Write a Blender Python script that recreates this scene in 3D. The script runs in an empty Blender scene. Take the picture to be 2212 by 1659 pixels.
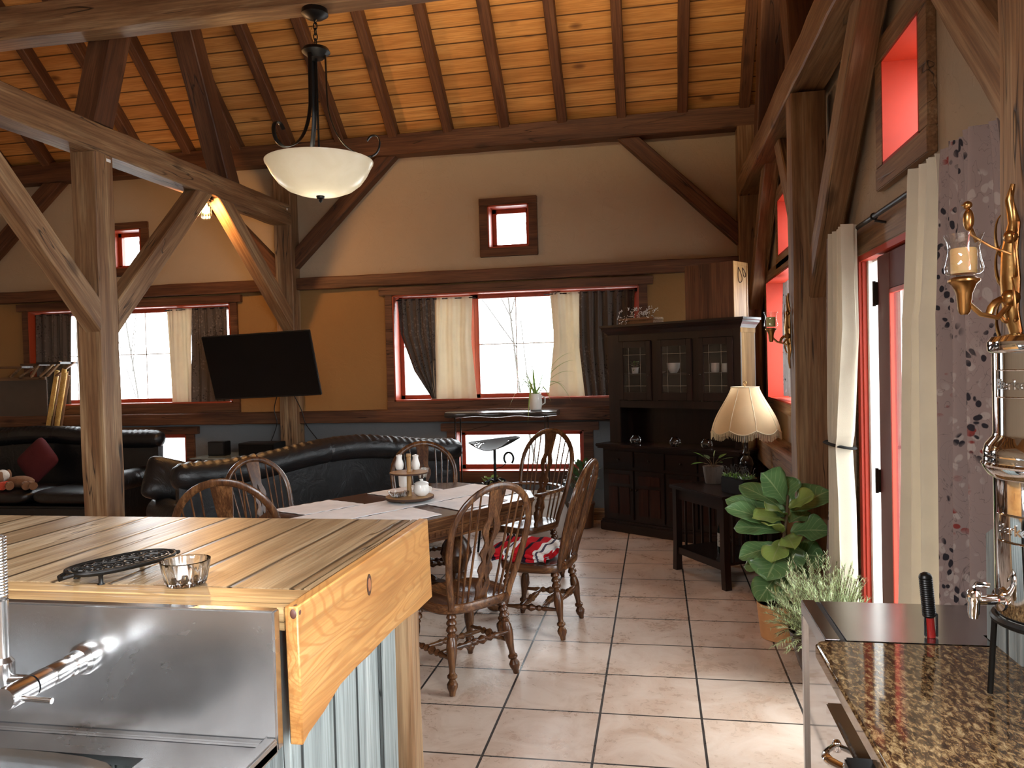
import bpy, bmesh, math, random
from mathutils import Vector, Matrix
random.seed(7)
R = math.radians
col = bpy.context.scene.collection
scene = bpy.context.scene

# ------------------------------------------------------------------ camera
F_PX, CX, CY, EYE = 1680.0, 1106.0, 829.5, 1.61
_p, _t, _r = R(10.55), R(1.24), R(1.48)
FWD = Vector((-math.sin(_p)*math.cos(_t), math.cos(_p)*math.cos(_t), -math.sin(_t)))
_r0 = Vector((math.cos(_p), math.sin(_p), 0)); _u0 = _r0.cross(FWD)
UPV = _u0*math.cos(_r)+_r0*math.sin(_r); RGT = _r0*math.cos(_r)-_u0*math.sin(_r)
CAM = Vector((0, 0, EYE))
cd = bpy.data.cameras.new('camera'); cam = bpy.data.objects.new('camera', cd); col.objects.link(cam)
cd.sensor_width = 36; cd.lens = 36*F_PX/2212; cd.clip_start = 0.05; cd.clip_end = 200
m = Matrix((RGT, UPV, -FWD)).transposed().to_4x4(); m.translation = CAM; cam.matrix_world = m
scene.camera = cam

# survey helpers: where the sight line of a measured point meets a wall, floor or counter plane
def ray(x, y): return FWD+RGT*((x-CX)/F_PX)-UPV*((y-CY)/F_PX)
def onX(x, y, X): d = ray(x, y); return CAM+d*(X/d.x)
def onY(x, y, Y): d = ray(x, y); return CAM+d*(Y/d.y)
def onZ(x, y, Z): d = ray(x, y); return CAM+d*((Z-EYE)/d.z)

# ------------------------------------------------------------------ world and light
W = bpy.data.worlds.new('overcast'); scene.world = W; W.use_nodes = True
nt = W.node_tree; nt.nodes.clear()
bgd = nt.nodes.new('ShaderNodeBackground'); wo = nt.nodes.new('ShaderNodeOutputWorld')
bgd.inputs[0].default_value = (.90, .965, 1.0, 1); bgd.inputs[1].default_value = 5.8
nt.links.new(bgd.outputs[0], wo.inputs[0])
scene.view_settings.view_transform = 'Standard'; scene.view_settings.look = 'None'
scene.view_settings.exposure = 1.3; scene.view_settings.gamma = 1.0; scene.view_settings.use_curve_mapping = False
cy = scene.cycles
cy.max_bounces = 8; cy.diffuse_bounces = 4; cy.glossy_bounces = 4; cy.transmission_bounces = 6; cy.transparent_max_bounces = 12
cy.caustics_reflective = False; cy.caustics_refractive = False
cy.sample_clamp_indirect = 6.0
def portal(name, loc, rot, sx, sy):
    l = bpy.data.lights.new(name, 'AREA'); l.shape = 'RECTANGLE'; l.size = sx; l.size_y = sy; l.cycles.is_portal = True
    o = bpy.data.objects.new(name, l); o.location = loc; o.rotation_euler = rot; col.objects.link(o); return o
# daylight openings: back wall (facing -Y), right wall (facing -X), kitchen wall behind the camera (facing +Y)
portal('daylight_back', (-1.5, 8.5, 1.85), (R(-90), 0, 0), 2.6, 1.1)
portal('daylight_back', (-6.0, 8.5, 1.85), (R(-90), 0, 0), 2.6, 1.1)
portal('daylight_back', (-1.45, 8.5, .75), (R(-90), 0, 0), 1.3, .4)
portal('daylight_back', (-6.0, 8.5, .75), (R(-90), 0, 0), 1.3, .4)
portal('daylight_door', (1.45, 3.2, 1.1), (0, R(90), 0), 2.2, 1.8)
portal('daylight_side', (1.45, 6.5, 1.85), (0, R(90), 0), 1.1, 1.8)
def area(name, loc, rot, sx, sy, power, color):
    l = bpy.data.lights.new(name, 'AREA'); l.shape = 'RECTANGLE'; l.size = sx; l.size_y = sy; l.energy = power; l.color = color
    o = bpy.data.objects.new(name, l); o.location = loc; o.rotation_euler = rot; col.objects.link(o); return o
# added area lamp outside the unseen counter window, boosting daylight from the right
area('added_window_light', (1.62, -.6, 1.80), (0, R(90), 0), 1.5, 3.6, 150, (.90, .965, 1.0))
# added out-of-view lights: a kitchen fill panel, a warm strip washing the ceiling boards
area('added_panel_light', (-1.5, -.35, 3.02), (0, 0, 0), 1.5, .6, 75, (.97, .98, 1.0))
area('added_strip_light', (-.9, 5.02, 4.345), (R(180-25), 0, 0), 3.0, .08, 46, (1.0, .78, .48))
def lamp(name, loc, power, color, r=.05):
    l = bpy.data.lights.new(name, 'POINT'); l.energy = power; l.color = color; l.shadow_soft_size = r
    o = bpy.data.objects.new(name, l); o.location = loc; col.objects.link(o); return o

# ------------------------------------------------------------------ node helpers
class NT:
    def __init__(s, name):
        s.m = bpy.data.materials.new(name); s.m.use_nodes = True; s.t = s.m.node_tree; s.t.nodes.clear()
        s.out = s.t.nodes.new('ShaderNodeOutputMaterial')
    def n(s, typ, ins=None, **kw):
        nd = s.t.nodes.new('ShaderNode'+typ)
        for k, v in kw.items(): setattr(nd, k, v)
        for k, v in (ins or {}).items():
            if isinstance(v, bpy.types.NodeSocket): s.t.links.new(v, nd.inputs[k])
            else: nd.inputs[k].default_value = v
        return nd
    def coords(s, kind='Object', scale=(1, 1, 1), loc=(0, 0, 0), rot=(0, 0, 0)):
        tc = s.n('TexCoord'); return s.n('Mapping', {'Vector': tc.outputs[kind], 'Scale': scale, 'Location': loc, 'Rotation': rot}).outputs[0]
    def noise(s, vec, scale=5, detail=4, rough=.55, dist=0, w=None):
        nd = s.n('TexNoise', {'Vector': vec, 'Scale': scale, 'Detail': detail, 'Roughness': rough, 'Distortion': dist})
        if w is not None: nd.noise_dimensions = '4D'; s.t.links.new(w, nd.inputs['W'])
        return nd.outputs[0]
    def ramp(s, fac, stops, interp='LINEAR'):
        nd = s.n('ValToRGB', {'Fac': fac}); cr = nd.color_ramp; cr.interpolation = interp
        while len(cr.elements) < len(stops): cr.elements.new(.5)
        for e, (p, c) in zip(cr.elements, stops):
            e.position = p; e.color = (c, c, c, 1) if isinstance(c, (int, float)) else (*c, 1)
        return nd.outputs[0]
    def mix(s, fac, a, b, mode='MIX'):
        nd = s.n('Mix', {}, data_type='RGBA', blend_type=mode)
        for i, v in ((0, fac), (6, a), (7, b)):
            if isinstance(v, bpy.types.NodeSocket): s.t.links.new(v, nd.inputs[i])
            else: nd.inputs[i].default_value = v if i == 0 else (*v, 1)
        return nd.outputs[2]
    def math(s, op, a, b=0.0):
        nd = s.n('Math', {}, operation=op)
        for i, v in ((0, a), (1, b)):
            if isinstance(v, bpy.types.NodeSocket): s.t.links.new(v, nd.inputs[i])
            else: nd.inputs[i].default_value = v
        return nd.outputs[0]
    def bump(s, h, strength=.2, dist=.01):
        return s.n('Bump', {'Height': h, 'Strength': strength, 'Distance': dist}).outputs[0]
    def bsdf(s, color, rough=.5, metal=0, normal=None, **extra):
        p = s.n('BsdfPrincipled')
        def put(k, v):
            if isinstance(v, bpy.types.NodeSocket): s.t.links.new(v, p.inputs[k])
            else: p.inputs[k].default_value = (*v, 1) if isinstance(v, tuple) and len(v) == 3 else v
        put('Base Color', color); put('Roughness', rough); put('Metallic', metal)
        if normal is not None: put('Normal', normal)
        for k, v in extra.items(): put(k.replace('_', ' '), v)
        return p.outputs[0]
    def done(s, sh): s.t.links.new(sh, s.out.inputs[0]); return s.m

def simple(name, color, rough=.5, metal=0, nz=0, nscale=60, **extra):
    t = NT(name); c = t.coords(); nrm = None
    if nz: nrm = t.bump(t.noise(c, nscale, 4), nz, .004)
    v = t.noise(c, 9, 3)
    cc = t.mix(v, tuple(x*.85 for x in color), tuple(min(1, x*1.15) for x in color))
    return t.done(t.bsdf(cc, rough, metal, nrm, **extra))

def wood(name, dark, mid, light, axis=0, s=1.0, rough=.55, knots=.5, cracks=.6, plank=None, bump=.35, rings=0.0, spec=.35, knotc=None):
    """axis = grain direction in object space; plank = (axis across, width, phase)"""
    t = NT(name)
    st = [7*s, 7*s, 7*s]; st[axis] = .55*s
    rnd = t.math('MULTIPLY', t.n('ObjectInfo').outputs['Random'], 37.0)
    w = rnd; jit = None
    base = t.coords()
    if plank:
        ax, pw, ph = plank
        sep = t.n('SeparateXYZ', {0: base}).outputs[ax]
        u = t.math('DIVIDE', t.math('ADD', sep, ph), pw)
        idx = t.math('FLOOR', u); fr = t.math('FRACT', u)
        w = t.math('ADD', rnd, t.math('MULTIPLY', idx, 5.37))
        edge = t.math('MINIMUM', fr, t.math('SUBTRACT', 1.0, fr))
        groove = t.ramp(edge, [(0.0, 1.0), (.010/pw*.5, .75), (.016/pw*.5+.004, 0.0)])
        jit = t.n('TexWhiteNoise', {'W': idx}, noise_dimensions='1D').outputs[0]
    v = t.coords(scale=tuple(st))
    n1 = t.noise(v, 1.6, 6, .6, .6, w)
    colr = t.ramp(n1, [(.28, dark), (.5, mid), (.72, light)])
    st2 = [60*s]*3; st2[axis] = 1.6*s
    fib = t.noise(t.coords(scale=tuple(st2)), 1.5, 3, .6, .2, w)
    colr = t.mix(t.ramp(fib, [(.35, .55), (.6, 0.0)]), colr, tuple(x*.55 for x in dark))
    if rings:
        rs = [1.0]*3; rs[axis] = .18
        big = t.noise(t.coords(scale=tuple(rs)), 2.3, 2, .4, 1.2, w)
        rg = t.math('SINE', t.math('MULTIPLY', big, 260.0))
        colr = t.mix(t.ramp(rg, [(.35, 0.0), (.95, rings)]), colr, dark)
    if knots:
        ks = [3.2*s]*3; ks[axis] = 1.5*s
        off = t.n('CombineXYZ', {0: w, 1: w, 2: w}).outputs[0]
        kv = t.n('TexVoronoi', {'Vector': t.n('VectorMath', {0: t.coords(scale=tuple(ks)), 1: off}, operation='ADD').outputs[0], 'Scale': 1.0})
        kd = t.math('ADD', kv.outputs['Distance'], t.math('MULTIPLY', t.math('SUBTRACT', fib, .5), .06))
        km = t.ramp(kd, [(.06, knots), (.10, knots*.6), (.15, 0.0)])
        colr = t.mix(km, colr, knotc or tuple(x*.35 for x in dark))
    h = fib
    if cracks:
        cs = [5.5*s]*3; cs[axis] = .35*s
        cn = t.noise(t.coords(scale=tuple(cs)), 1.3, 3, .5, .3, w)
        ck = t.ramp(cn, [(.492, 0.0), (.5, 1.0), (.508, 0.0)])
        ck = t.math('MULTIPLY', ck, t.ramp(t.noise(base, 1.7, 1), [(.48, 0.0), (.56, cracks)]))
        colr = t.mix(ck, colr, tuple(x*.12 for x in dark)); h = t.math('SUBTRACT', fib, t.math('MULTIPLY', ck, 3.0))
    if plank:
        colr = t.mix(t.math('MULTIPLY', jit, .38), colr, tuple(x*.8 for x in dark))
        colr = t.mix(groove, colr, tuple(x*.10 for x in dark)); h = t.math('SUBTRACT', h, t.math('MULTIPLY', groove, 4.0))
    return t.done(t.bsdf(colr, rough, 0, t.bump(h, bump, .004), Specular_IOR_Level=spec))

M = {}
for ax, nm in enumerate('xyz'):
    M['timber_'+nm] = wood('rough_sawn_timber_'+nm, (.12, .050, .020), (.26, .14, .065), (.46, .315, .175), ax, cracks=1.0, knots=.7)
    M['dtimber_'+nm] = wood('dark_stained_timber_'+nm, (.050, .017, .008), (.115, .045, .020), (.19, .085, .040), ax, cracks=.9, knots=.6)
    M['oak_'+nm] = wood('brown_oak_'+nm, (.022, .008, .004), (.095, .036, .013), (.25, .115, .042), ax, s=2.2, rough=.26, knots=0, cracks=.25, bump=.15, spec=.5)
    M['darkwood_'+nm] = wood('dark_stained_wood_'+nm, (.005, .002, .0015), (.013, .005, .0035), (.028, .010, .006), ax, s=1.5, rough=.3, knots=0, cracks=0, bump=.1, spec=.5)
    M['pale_wood_'+nm] = wood('pale_pine_'+nm, (.26, .125, .042), (.42, .235, .09), (.54, .34, .155), ax, s=1.6, rough=.5, knots=.6, cracks=0, bump=.1)
M['ceiling'] = wood('knotty_pine_boards', (.40, .16, .042), (.60, .28, .08), (.74, .40, .14), 0, s=1.15, rough=.5, knots=.9, cracks=0, plank=(1, .155, 0), bump=.25, knotc=(.05, .014, .005))
M['bar_top'] = wood('worn_plank_top', (.17, .095, .045), (.40, .28, .155), (.60, .475, .31), 1, s=1.25, rough=.33, knots=.7, cracks=1.0, plank=(0, .155, .05), bump=.3, spec=.5)
M['bar_rail'] = wood('worn_plank_rail', (.24, .12, .045), (.44, .27, .12), (.60, .41, .20), 0, s=1.1, rough=.33, knots=.4, cracks=1.0, bump=.25, spec=.5)
M['end_plank'] = wood('live_edge_pine', (.32, .125, .03), (.49, .24, .072), (.58, .335, .13), 1, s=.9, rough=.42, knots=.0, cracks=0, bump=.12, rings=.6, spec=.45)
M['barnwood'] = wood('grey_barn_boards', (.19, .21, .205), (.33, .365, .355), (.50, .53, .51), 2, s=1.3, rough=.75, knots=.3, cracks=1.0, plank=(1, .165, .02), bump=.6, spec=.15)
M['red_paint'] = simple('red_brown_stain', (.30, .045, .015), .4)
M['red_paint_bright'] = simple('orange_red_paint', (.42, .026, .004), .55)
M['red_door'] = simple('dull_plum_paint', (.115, .030, .028), .6, Specular_IOR_Level=.2)
M['black_metal'] = simple('wrought_iron', (.012, .011, .010), .42, .6, .1)
M['bronze'] = simple('dark_bronze', (.03, .019, .012), .38, .8)
M['brass'] = simple('antique_brass', (.42, .23, .08), .28, 1, .25, 30)
M['chrome'] = simple('polished_chrome', (.72, .72, .72), .06, 1)
M['white_ceramic'] = simple('white_glazed_ceramic', (.78, .76, .72), .18)
M['black_plastic'] = simple('black_plastic', (.005, .005, .005), .35, Specular_IOR_Level=.35)
M['screen'] = simple('dark_tv_glass', (.002, .002, .0025), .12, Specular_IOR_Level=.2)
M['red_plastic'] = simple('red_plastic', (.35, .015, .012), .35)
M['black_fabric'] = simple('black_cloth', (.008, .008, .008), .9)
M['soil'] = simple('potting_soil', (.03, .02, .012), .95, 0, .8, 40)
M['terracotta'] = simple('tan_terracotta', (.60, .30, .12), .6, 0, .1)
M['candle'] = simple('cream_wax', (.72, .45, .19), .5, Subsurface_Weight=.3)
M['candle_green'] = simple('pale_green_wax', (.50, .50, .20), .5)
M['red_cloth'] = simple('dark_red_cloth', (.075, .005, .007), .9, 0, .3)
M['linen'] = simple('white_linen', (.88, .88, .90), .85, 0, .5, 220)
M['sack'] = simple('pale_canvas', (.50, .47, .42), .85, 0, .5, 14)
M['tag_white'] = simple('white_tag', (.8, .8, .78), .6)
M['leaf_fig'] = None

def plaster(name, c, sc=1.0):
    t = NT(name); co = t.coords()
    n1 = t.noise(co, 1.2, 3); cc = t.mix(n1, tuple(x*.86 for x in c), tuple(min(1, x*1.12) for x in c))
    n2 = t.noise(co, 4.5, 6, .6, 1.2); n3 = t.ramp(t.noise(co, 3.0, 2, .5, 2.5), [(.495, 0.0), (.5, 1.0), (.51, 0.0)])
    h = t.math('ADD', t.math('MULTIPLY', n2, 1.0), t.math('MULTIPLY', n3, .22))
    return t.done(t.bsdf(cc, .8, 0, t.bump(h, .35*sc, .02), Specular_IOR_Level=.2))
M['plaster_tan'] = plaster('trowelled_tan_plaster', (.40, .305, .21))
M['plaster_ochre'] = plaster('ochre_plaster', (.27, .145, .052))
M['plaster_grey'] = plaster('blue_grey_plaster', (.155, .17, .18))
M['plaster_white'] = plaster('kitchen_plaster', (.22, .17, .12))

t = NT('terracotta_tiles'); co = t.coords(loc=(.290, .085, 0))
bk = t.n('TexBrick', {'Vector': co, 'Color1': (.54, .40, .31, 1), 'Color2': (.70, .55, .44, 1), 'Mortar': (.045, .038, .034, 1), 'Scale': 1.0,
         'Mortar Size': .0058, 'Mortar Smooth': .15, 'Bias': 0.0, 'Brick Width': .457, 'Row Height': .457}, offset=0.0, squash=1.0)
n1 = t.noise(co, 3.5, 7, .65, 1.0); n2 = t.noise(co, 16, 5, .6, 2.0)
c = t.mix(t.ramp(n1, [(.35, .75), (.62, 0.0)]), bk.outputs[0], (.30, .245, .20), 'MULTIPLY')
c = t.mix(.5, bk.outputs[0], t.mix(t.ramp(n1, [(.36, 0.0), (.60, 1.0)]), (.48, .32, .22), (.76, .64, .54)))
c = t.mix(t.ramp(n2, [(.62, 0.0), (.74, .22)]), c, (.34, .20, .12))
c = t.mix(bk.outputs['Fac'], c, (.045, .038, .034))
hh = t.math('SUBTRACT', t.math('ADD', t.math('MULTIPLY', n1, .8), t.math('MULTIPLY', n2, .22)), t.math('MULTIPLY', bk.outputs['Fac'], 1.6))
rg = t.ramp(t.math('ADD', t.math('MULTIPLY', n2, .5), t.math('MULTIPLY', n1, .5)), [(.3, .20), (.7, .42)])
M['tiles'] = t.done(t.bsdf(c, rg, 0, t.bump(hh, .5, .006), Specular_IOR_Level=.5))

t = NT('polished_granite'); co = t.coords(scale=(2.2, 1.0, 1.0), rot=(0, 0, R(25)))
n1 = t.noise(co, 42, 8, .70, .5); n2 = t.noise(co, 95, 5, .7); n3 = t.noise(co, 5, 3)
c = t.ramp(n1, [(.38, (.010, .007, .005)), (.47, (.07, .036, .016)), (.55, (.19, .12, .052)), (.67, (.38, .28, .15))])
c = t.mix(t.ramp(n2, [(.60, 0.0), (.66, .9)]), c, (.012, .010, .009)); c = t.mix(t.ramp(n2, [(.30, .6), (.38, 0.0)]), c, (.50, .40, .26))
M['granite'] = t.done(t.bsdf(c, .05, 0, None, Specular_IOR_Level=.7))

def steel(name, rough, c=.55, axis=0, smudge=.5):
    t = NT(name); s_ = [220, 220, 220]; s_[axis] = 2.0
    br = t.noise(t.coords(scale=tuple(s_)), 1.0, 3); sm = t.noise(t.coords(), 4.5, 5, .6, .6)
    r_ = t.math('ADD', t.math('MULTIPLY', sm, .10*smudge), rough-.03*smudge)
    cc = t.mix(sm, (c*.72, c*.73, c*.74), (c*1.12, c*1.12, c*1.12))
    return t.done(t.bsdf(cc, r_, 1, None))
M['sink_steel'] = steel('brushed_sink_steel', .24, .56, 0, 1.0)
M['steel'] = steel('brushed_steel', .18, .50, 1, .3)
M['steel_polished'] = steel('polished_steel', .05, .62, 1, .2)

def leather(name, c):
    t = NT(name); co = t.coords()
    wr = t.noise(t.coords(scale=(1, 3, 1)), 6, 5, .6, 1.5); fine = t.n('TexVoronoi', {'Vector': co, 'Scale': 260.0}).outputs['Distance']
    h = t.math('ADD', t.math('MULTIPLY', wr, 2.2), t.math('MULTIPLY', fine, .12))
    return t.done(t.bsdf(t.mix(wr, tuple(x*.6 for x in c), tuple(x*1.5 for x in c)), .36, 0, t.bump(h, .35, .010), Specular_IOR_Level=.55))
M['leather'] = leather('black_leather', (.0045, .005, .006))

def glass(name, tint=(1, 1, 1), gloss=.10, rough=.02):
    t = NT(name); fr = t.n('LayerWeight', {'Blend': .35}).outputs['Facing']
    f = t.math('ADD', t.math('MULTIPLY', t.math('POWER', fr, 3.0), .6), gloss)
    a = t.n('BsdfTransparent', {'Color': (*tint, 1)}).outputs[0]; b = t.n('BsdfGlossy', {'Color': (1, 1, 1, 1), 'Roughness': rough}).outputs[0]
    return t.done(t.n('MixShader', {0: f, 1: a, 2: b}).outputs[0])
M['pane'] = glass('window_glass', (1, 1, 1), .03)
M['glassware'] = glass('clear_glassware', (.93, .95, .95), .12)
M['bottle_glass'] = simple('dark_bottle_glass', (.006, .010, .006), .08, Specular_IOR_Level=.8)

def cloth(name, c, trans=.35, rough=.85, weave=260):
    t = NT(name); co = t.coords(); v = t.noise(co, 8, 3)
    cc = t.mix(v, tuple(x*.9 for x in c), tuple(min(1, x*1.08) for x in c))
    d = t.bsdf(cc, rough, 0, t.bump(t.noise(co, weave, 2), .2, .002), Specular_IOR_Level=.2)
    tr = t.n('BsdfTranslucent', {'Color': cc}).outputs[0]
    return t.done(t.n('MixShader', {0: trans, 1: d, 2: tr}).outputs[0])
M['lining'] = cloth('cream_lining', (.74, .67, .54), .25)
M['lampshade'] = cloth('cream_silk', (.80, .60, .36), .45)
M['lamp_fringe'] = cloth('cream_fringe', (.80, .70, .50), .3)
def floral(name, ground, dark, light, red=None, sc=1.0, trans=.12):
    t = NT(name); c0 = t.coords(scale=(sc, sc, sc*.8)); wob = t.n('TexNoise', {'Vector': c0, 'Scale': 14.0, 'Detail': 2.0}).outputs['Color']; co = t.n('VectorMath', {0: c0, 1: t.n('VectorMath', {0: wob, 1: (.045, .045, .045)}, operation='MULTIPLY').outputs[0]}, operation='ADD').outputs[0]; wv = t.n('TexVoronoi', {'Vector': co, 'Scale': 38.0}); w2 = t.n('TexVoronoi', {'Vector': co, 'Scale': 30.0, 'Randomness': 1.0})
    cl = t.noise(co, 3.2, 3, .6, .6); cl2 = t.noise(t.coords(scale=(sc, sc, sc), loc=(3, 9, 4)), 4.0, 3, .6)
    a = t.math('MULTIPLY', t.ramp(wv.outputs['Distance'], [(.30, 1.0), (.36, 0.0)]), t.ramp(cl, [(.52, 0.0), (.57, 1.0)]))
    b = t.math('MULTIPLY', t.ramp(w2.outputs['Distance'], [(.34, 1.0), (.40, 0.0)]), t.ramp(cl2, [(.50, 0.0), (.56, .75)]))
    c = t.mix(b, ground, light)
    if red:
        cl3 = t.noise(t.coords(scale=(sc, sc, sc), loc=(13, 2, 8)), 3.6, 3, .6)
        w3 = t.n('TexVoronoi', {'Vector': t.coords(scale=(sc*.7, sc*.7, sc), loc=(5, 5, 5)), 'Scale': 36.0})
        c = t.mix(t.math('MULTIPLY', t.ramp(w3.outputs['Distance'], [(.30, .9), (.36, 0.0)]), t.ramp(cl3, [(.55, 0.0), (.60, 1.0)])), c, red)
    c = t.mix(a, c, dark)
    sten = t.noise(t.coords(scale=(sc*1, sc*1, sc*.6)), 9, 2, .5, 3.0)
    c = t.mix(t.ramp(sten, [(.494, 0.0), (.5, .55), (.506, 0.0)]), c, dark)
    d = t.bsdf(c, .8, 0, t.bump(t.noise(co, 200, 2), .15, .002), Specular_IOR_Level=.15)
    return t.done(t.n('MixShader', {0: trans, 1: d, 2: t.n('BsdfTranslucent', {'Color': c}).outputs[0]}).outputs[0])
M['floral'] = floral('printed_leaf_fabric', (.30, .225, .205), (.03, .025, .03), (.44, .37, .33), (.22, .02, .015))
M['damask'] = floral('dark_damask_fabric', (.105, .085, .072), (.035, .026, .022), (.20, .165, .14), None, 1.3, .10)

def leafmat(name, a, b, rough=.35, trans=.25, vein=None):
    t = NT(name); co = t.coords(); v = t.noise(co, 5, 3); c = t.mix(v, a, b)
    if vein:
        uv = t.n('TexCoord').outputs['UV']; sp = t.n('SeparateXYZ', {0: uv})
        mid = t.ramp(t.math('ABSOLUTE', t.math('SUBTRACT', sp.outputs[0], .5)), [(.012, .9), (.03, 0.0)])
        au = t.math('ABSOLUTE', t.math('SUBTRACT', sp.outputs[0], .5))
        side = t.math('FRACT', t.math('MULTIPLY', t.math('SUBTRACT', sp.outputs[1], t.math('MULTIPLY', au, .7)), 7.0))
        side = t.ramp(t.math('ABSOLUTE', t.math('SUBTRACT', side, .5)), [(.02, .6), (.07, 0.0)])
        c = t.mix(t.math('MAXIMUM', mid, side), c, vein)
    d = t.bsdf(c, rough, 0, None, Specular_IOR_Level=.5)
    return t.done(t.n('MixShader', {0: trans, 1: d, 2: t.n('BsdfTranslucent', {'Color': c}).outputs[0]}).outputs[0])
M['leaf_fig'] = leafmat('fiddle_leaf', (.09, .20, .07), (.20, .36, .14), .28, .28, (.38, .50, .24))
M['leaf_fig_young'] = leafmat('fiddle_leaf_young', (.26, .38, .08), (.42, .52, .15), .35, .3, (.42, .48, .2))
M['leaf_dark'] = leafmat('glossy_dark_leaf', (.02, .05, .015), (.05, .10, .03))
M['leaf_mid'] = leafmat('mid_green_leaf', (.07, .15, .03), (.16, .28, .06))
M['leaf_rosemary'] = leafmat('grey_green_needle', (.40, .50, .24), (.68, .76, .46), .5, .35)
M['leaf_spider'] = leafmat('spider_leaf', (.16, .27, .05), (.36, .47, .15), .4, .10)
M['bark'] = simple('pale_birch_bark', (.055, .05, .045), .9)
M['stem'] = simple('woody_stem', (.12, .08, .04), .8)
M['snow'] = simple('snowy_ground', (.62, .62, .61), .9)
def emit(name, c, s):
    t = NT(name); return t.done(t.n('Emission', {'Color': (*c, 1), 'Strength': s}).outputs[0])
M['filament'] = emit('glowing_bulb', (1.0, .55, .16), 14)

# ------------------------------------------------------------------ mesh helpers
class MB:
    def __init__(s): s.v = []; s.f = []; s.uv = {}
    def add(s, vs, fs):
        o = len(s.v); s.v += [Vector(v) for v in vs]; s.f += [tuple(o+i for i in f) for f in fs]; return o
    def box(s, x0, x1, y0, y1, z0, z1, c=0.0):
        x0, x1 = sorted((x0, x1)); y0, y1 = sorted((y0, y1)); z0, z1 = sorted((z0, z1))
        if c > 0:
            c = min(c, (x1-x0)*.45, (y1-y0)*.45, (z1-z0)*.45); bm = bmesh.new(); bmesh.ops.create_cube(bm, size=1)
            for v in bm.verts: v.co = Vector(((x0+x1)/2+v.co.x*(x1-x0), (y0+y1)/2+v.co.y*(y1-y0), (z0+z1)/2+v.co.z*(z1-z0)))
            bmesh.ops.bevel(bm, geom=bm.edges[:], offset=c, segments=2, affect='EDGES'); s.bm(bm); return s
        s.add([(x, y, z) for z in (z0, z1) for (x, y) in ((x0, y0), (x1, y0), (x1, y1), (x0, y1))],
              [(3, 2, 1, 0), (4, 5, 6, 7), (0, 1, 5, 4), (1, 2, 6, 5), (2, 3, 7, 6), (3, 0, 4, 7)]); return s
    def bm(s, b):
        b.verts.index_update(); s.add([v.co.copy() for v in b.verts], [tuple(v.index for v in f.verts) for f in b.faces]); b.free()
    def bar(s, p, q, w, h, up=(0, 0, 1)):
        p, q = Vector(p), Vector(q); d = (q-p).normalized(); up = Vector(up)
        if abs(d.dot(up)) > .99: up = Vector((0, 1, 0))
        a = d.cross(up).normalized()*w/2; b = a.cross(d).normalized()*h/2
        s.add([p-a-b, p+a-b, p+a+b, p-a+b, q-a-b, q+a-b, q+a+b, q-a+b],
              [(0, 1, 2, 3), (7, 6, 5, 4), (0, 4, 5, 1), (1, 5, 6, 2), (2, 6, 7, 3), (3, 7, 4, 0)]); return s
    def rings(s, rs, closed=False, caps=True):
        n = len(rs[0]); o = len(s.v)
        for r in rs: s.v += [Vector(v) for v in r]
        k = len(rs)
        for i in range(k if closed else k-1):
            a, b = o+i*n, o+((i+1) % k)*n
            for j in range(n): s.f.append((a+j, a+(j+1) % n, b+(j+1) % n, b+j))
        if caps and not closed: s.f.append(tuple(o+j for j in reversed(range(n)))); s.f.append(tuple(o+(k-1)*n+j for j in range(n)))
        return s
    def lathe(s, p, q, prof, n=16, caps=True, flute=None):
        """prof: (t along p->q in 0..1, radius)"""
        p, q = Vector(p), Vector(q); d = (q-p); dn = d.normalized()
        a = dn.orthogonal().normalized() if abs(dn.z) < .95 else Vector((1, 0, 0)); a = (a-dn*a.dot(dn)).normalized(); b = dn.cross(a)
        rs = []
        for t, r in prof:
            c = p+d*t; rs.append([c+(a*math.cos(2*math.pi*j/n)+b*math.sin(2*math.pi*j/n))*(r*(1+(flute or 0)*(j % 2))) for j in range(n)])
        return s.rings(rs, caps=caps)
    def cyl(s, p, q, r, r2=None, n=16): return s.lathe(p, q, [(0, r), (1, r if r2 is None else r2)], n)
    def tube(s, pts, r, n=8, closed=False, flat=None):
        pts = [Vector(p) for p in pts]; k = len(pts); rs = []; up = None
        for i, p in enumerate(pts):
            if closed: d = pts[(i+1) % k]-pts[i-1]
            else: d = pts[min(i+1, k-1)]-pts[max(i-1, 0)]
            d = d.normalized() if d.length > 1e-9 else Vector((0, 0, 1))
            if up is None: up = d.orthogonal().normalized() if flat is None else Vector(flat)
            up = (up-d*up.dot(d)); up = up.normalized() if up.length > 1e-6 else d.orthogonal().normalized()
            bb = d.cross(up); ri = r(i/(k-1)) if callable(r) else r
            ra, rb = ri if isinstance(ri, tuple) else (ri, ri)
            rs.append([p+up*math.cos(2*math.pi*j/n)*ra+bb*math.sin(2*math.pi*j/n)*rb for j in range(n)])
        return s.rings(rs, closed)
    def ball(s, c, rx, ry=None, rz=None, n=14, m=9):
        ry = ry or rx; rz = rz or rx; c = Vector(c)
        return s.rings([[c+Vector((rx*math.sin(t)*math.cos(a), ry*math.sin(t)*math.sin(a), -rz*math.cos(t))) for a in [2*math.pi*j/n for j in range(n)]]
                        for t in [max(.03, min(math.pi-.03, math.pi*i/m)) for i in range(m+1)]])
    def grid(s, fn, nu, nv, uv=False):
        o = len(s.v)
        for i in range(nu+1):
            for j in range(nv+1):
                if uv: s.uv[len(s.v)] = (i/nu, j/nv)
                s.v.append(Vector(fn(i/nu, j/nv)))
        for i in range(nu):
            for j in range(nv):
                a = o+i*(nv+1)+j; s.f.append((a, a+nv+1, a+nv+2, a+1))
        return s
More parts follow.
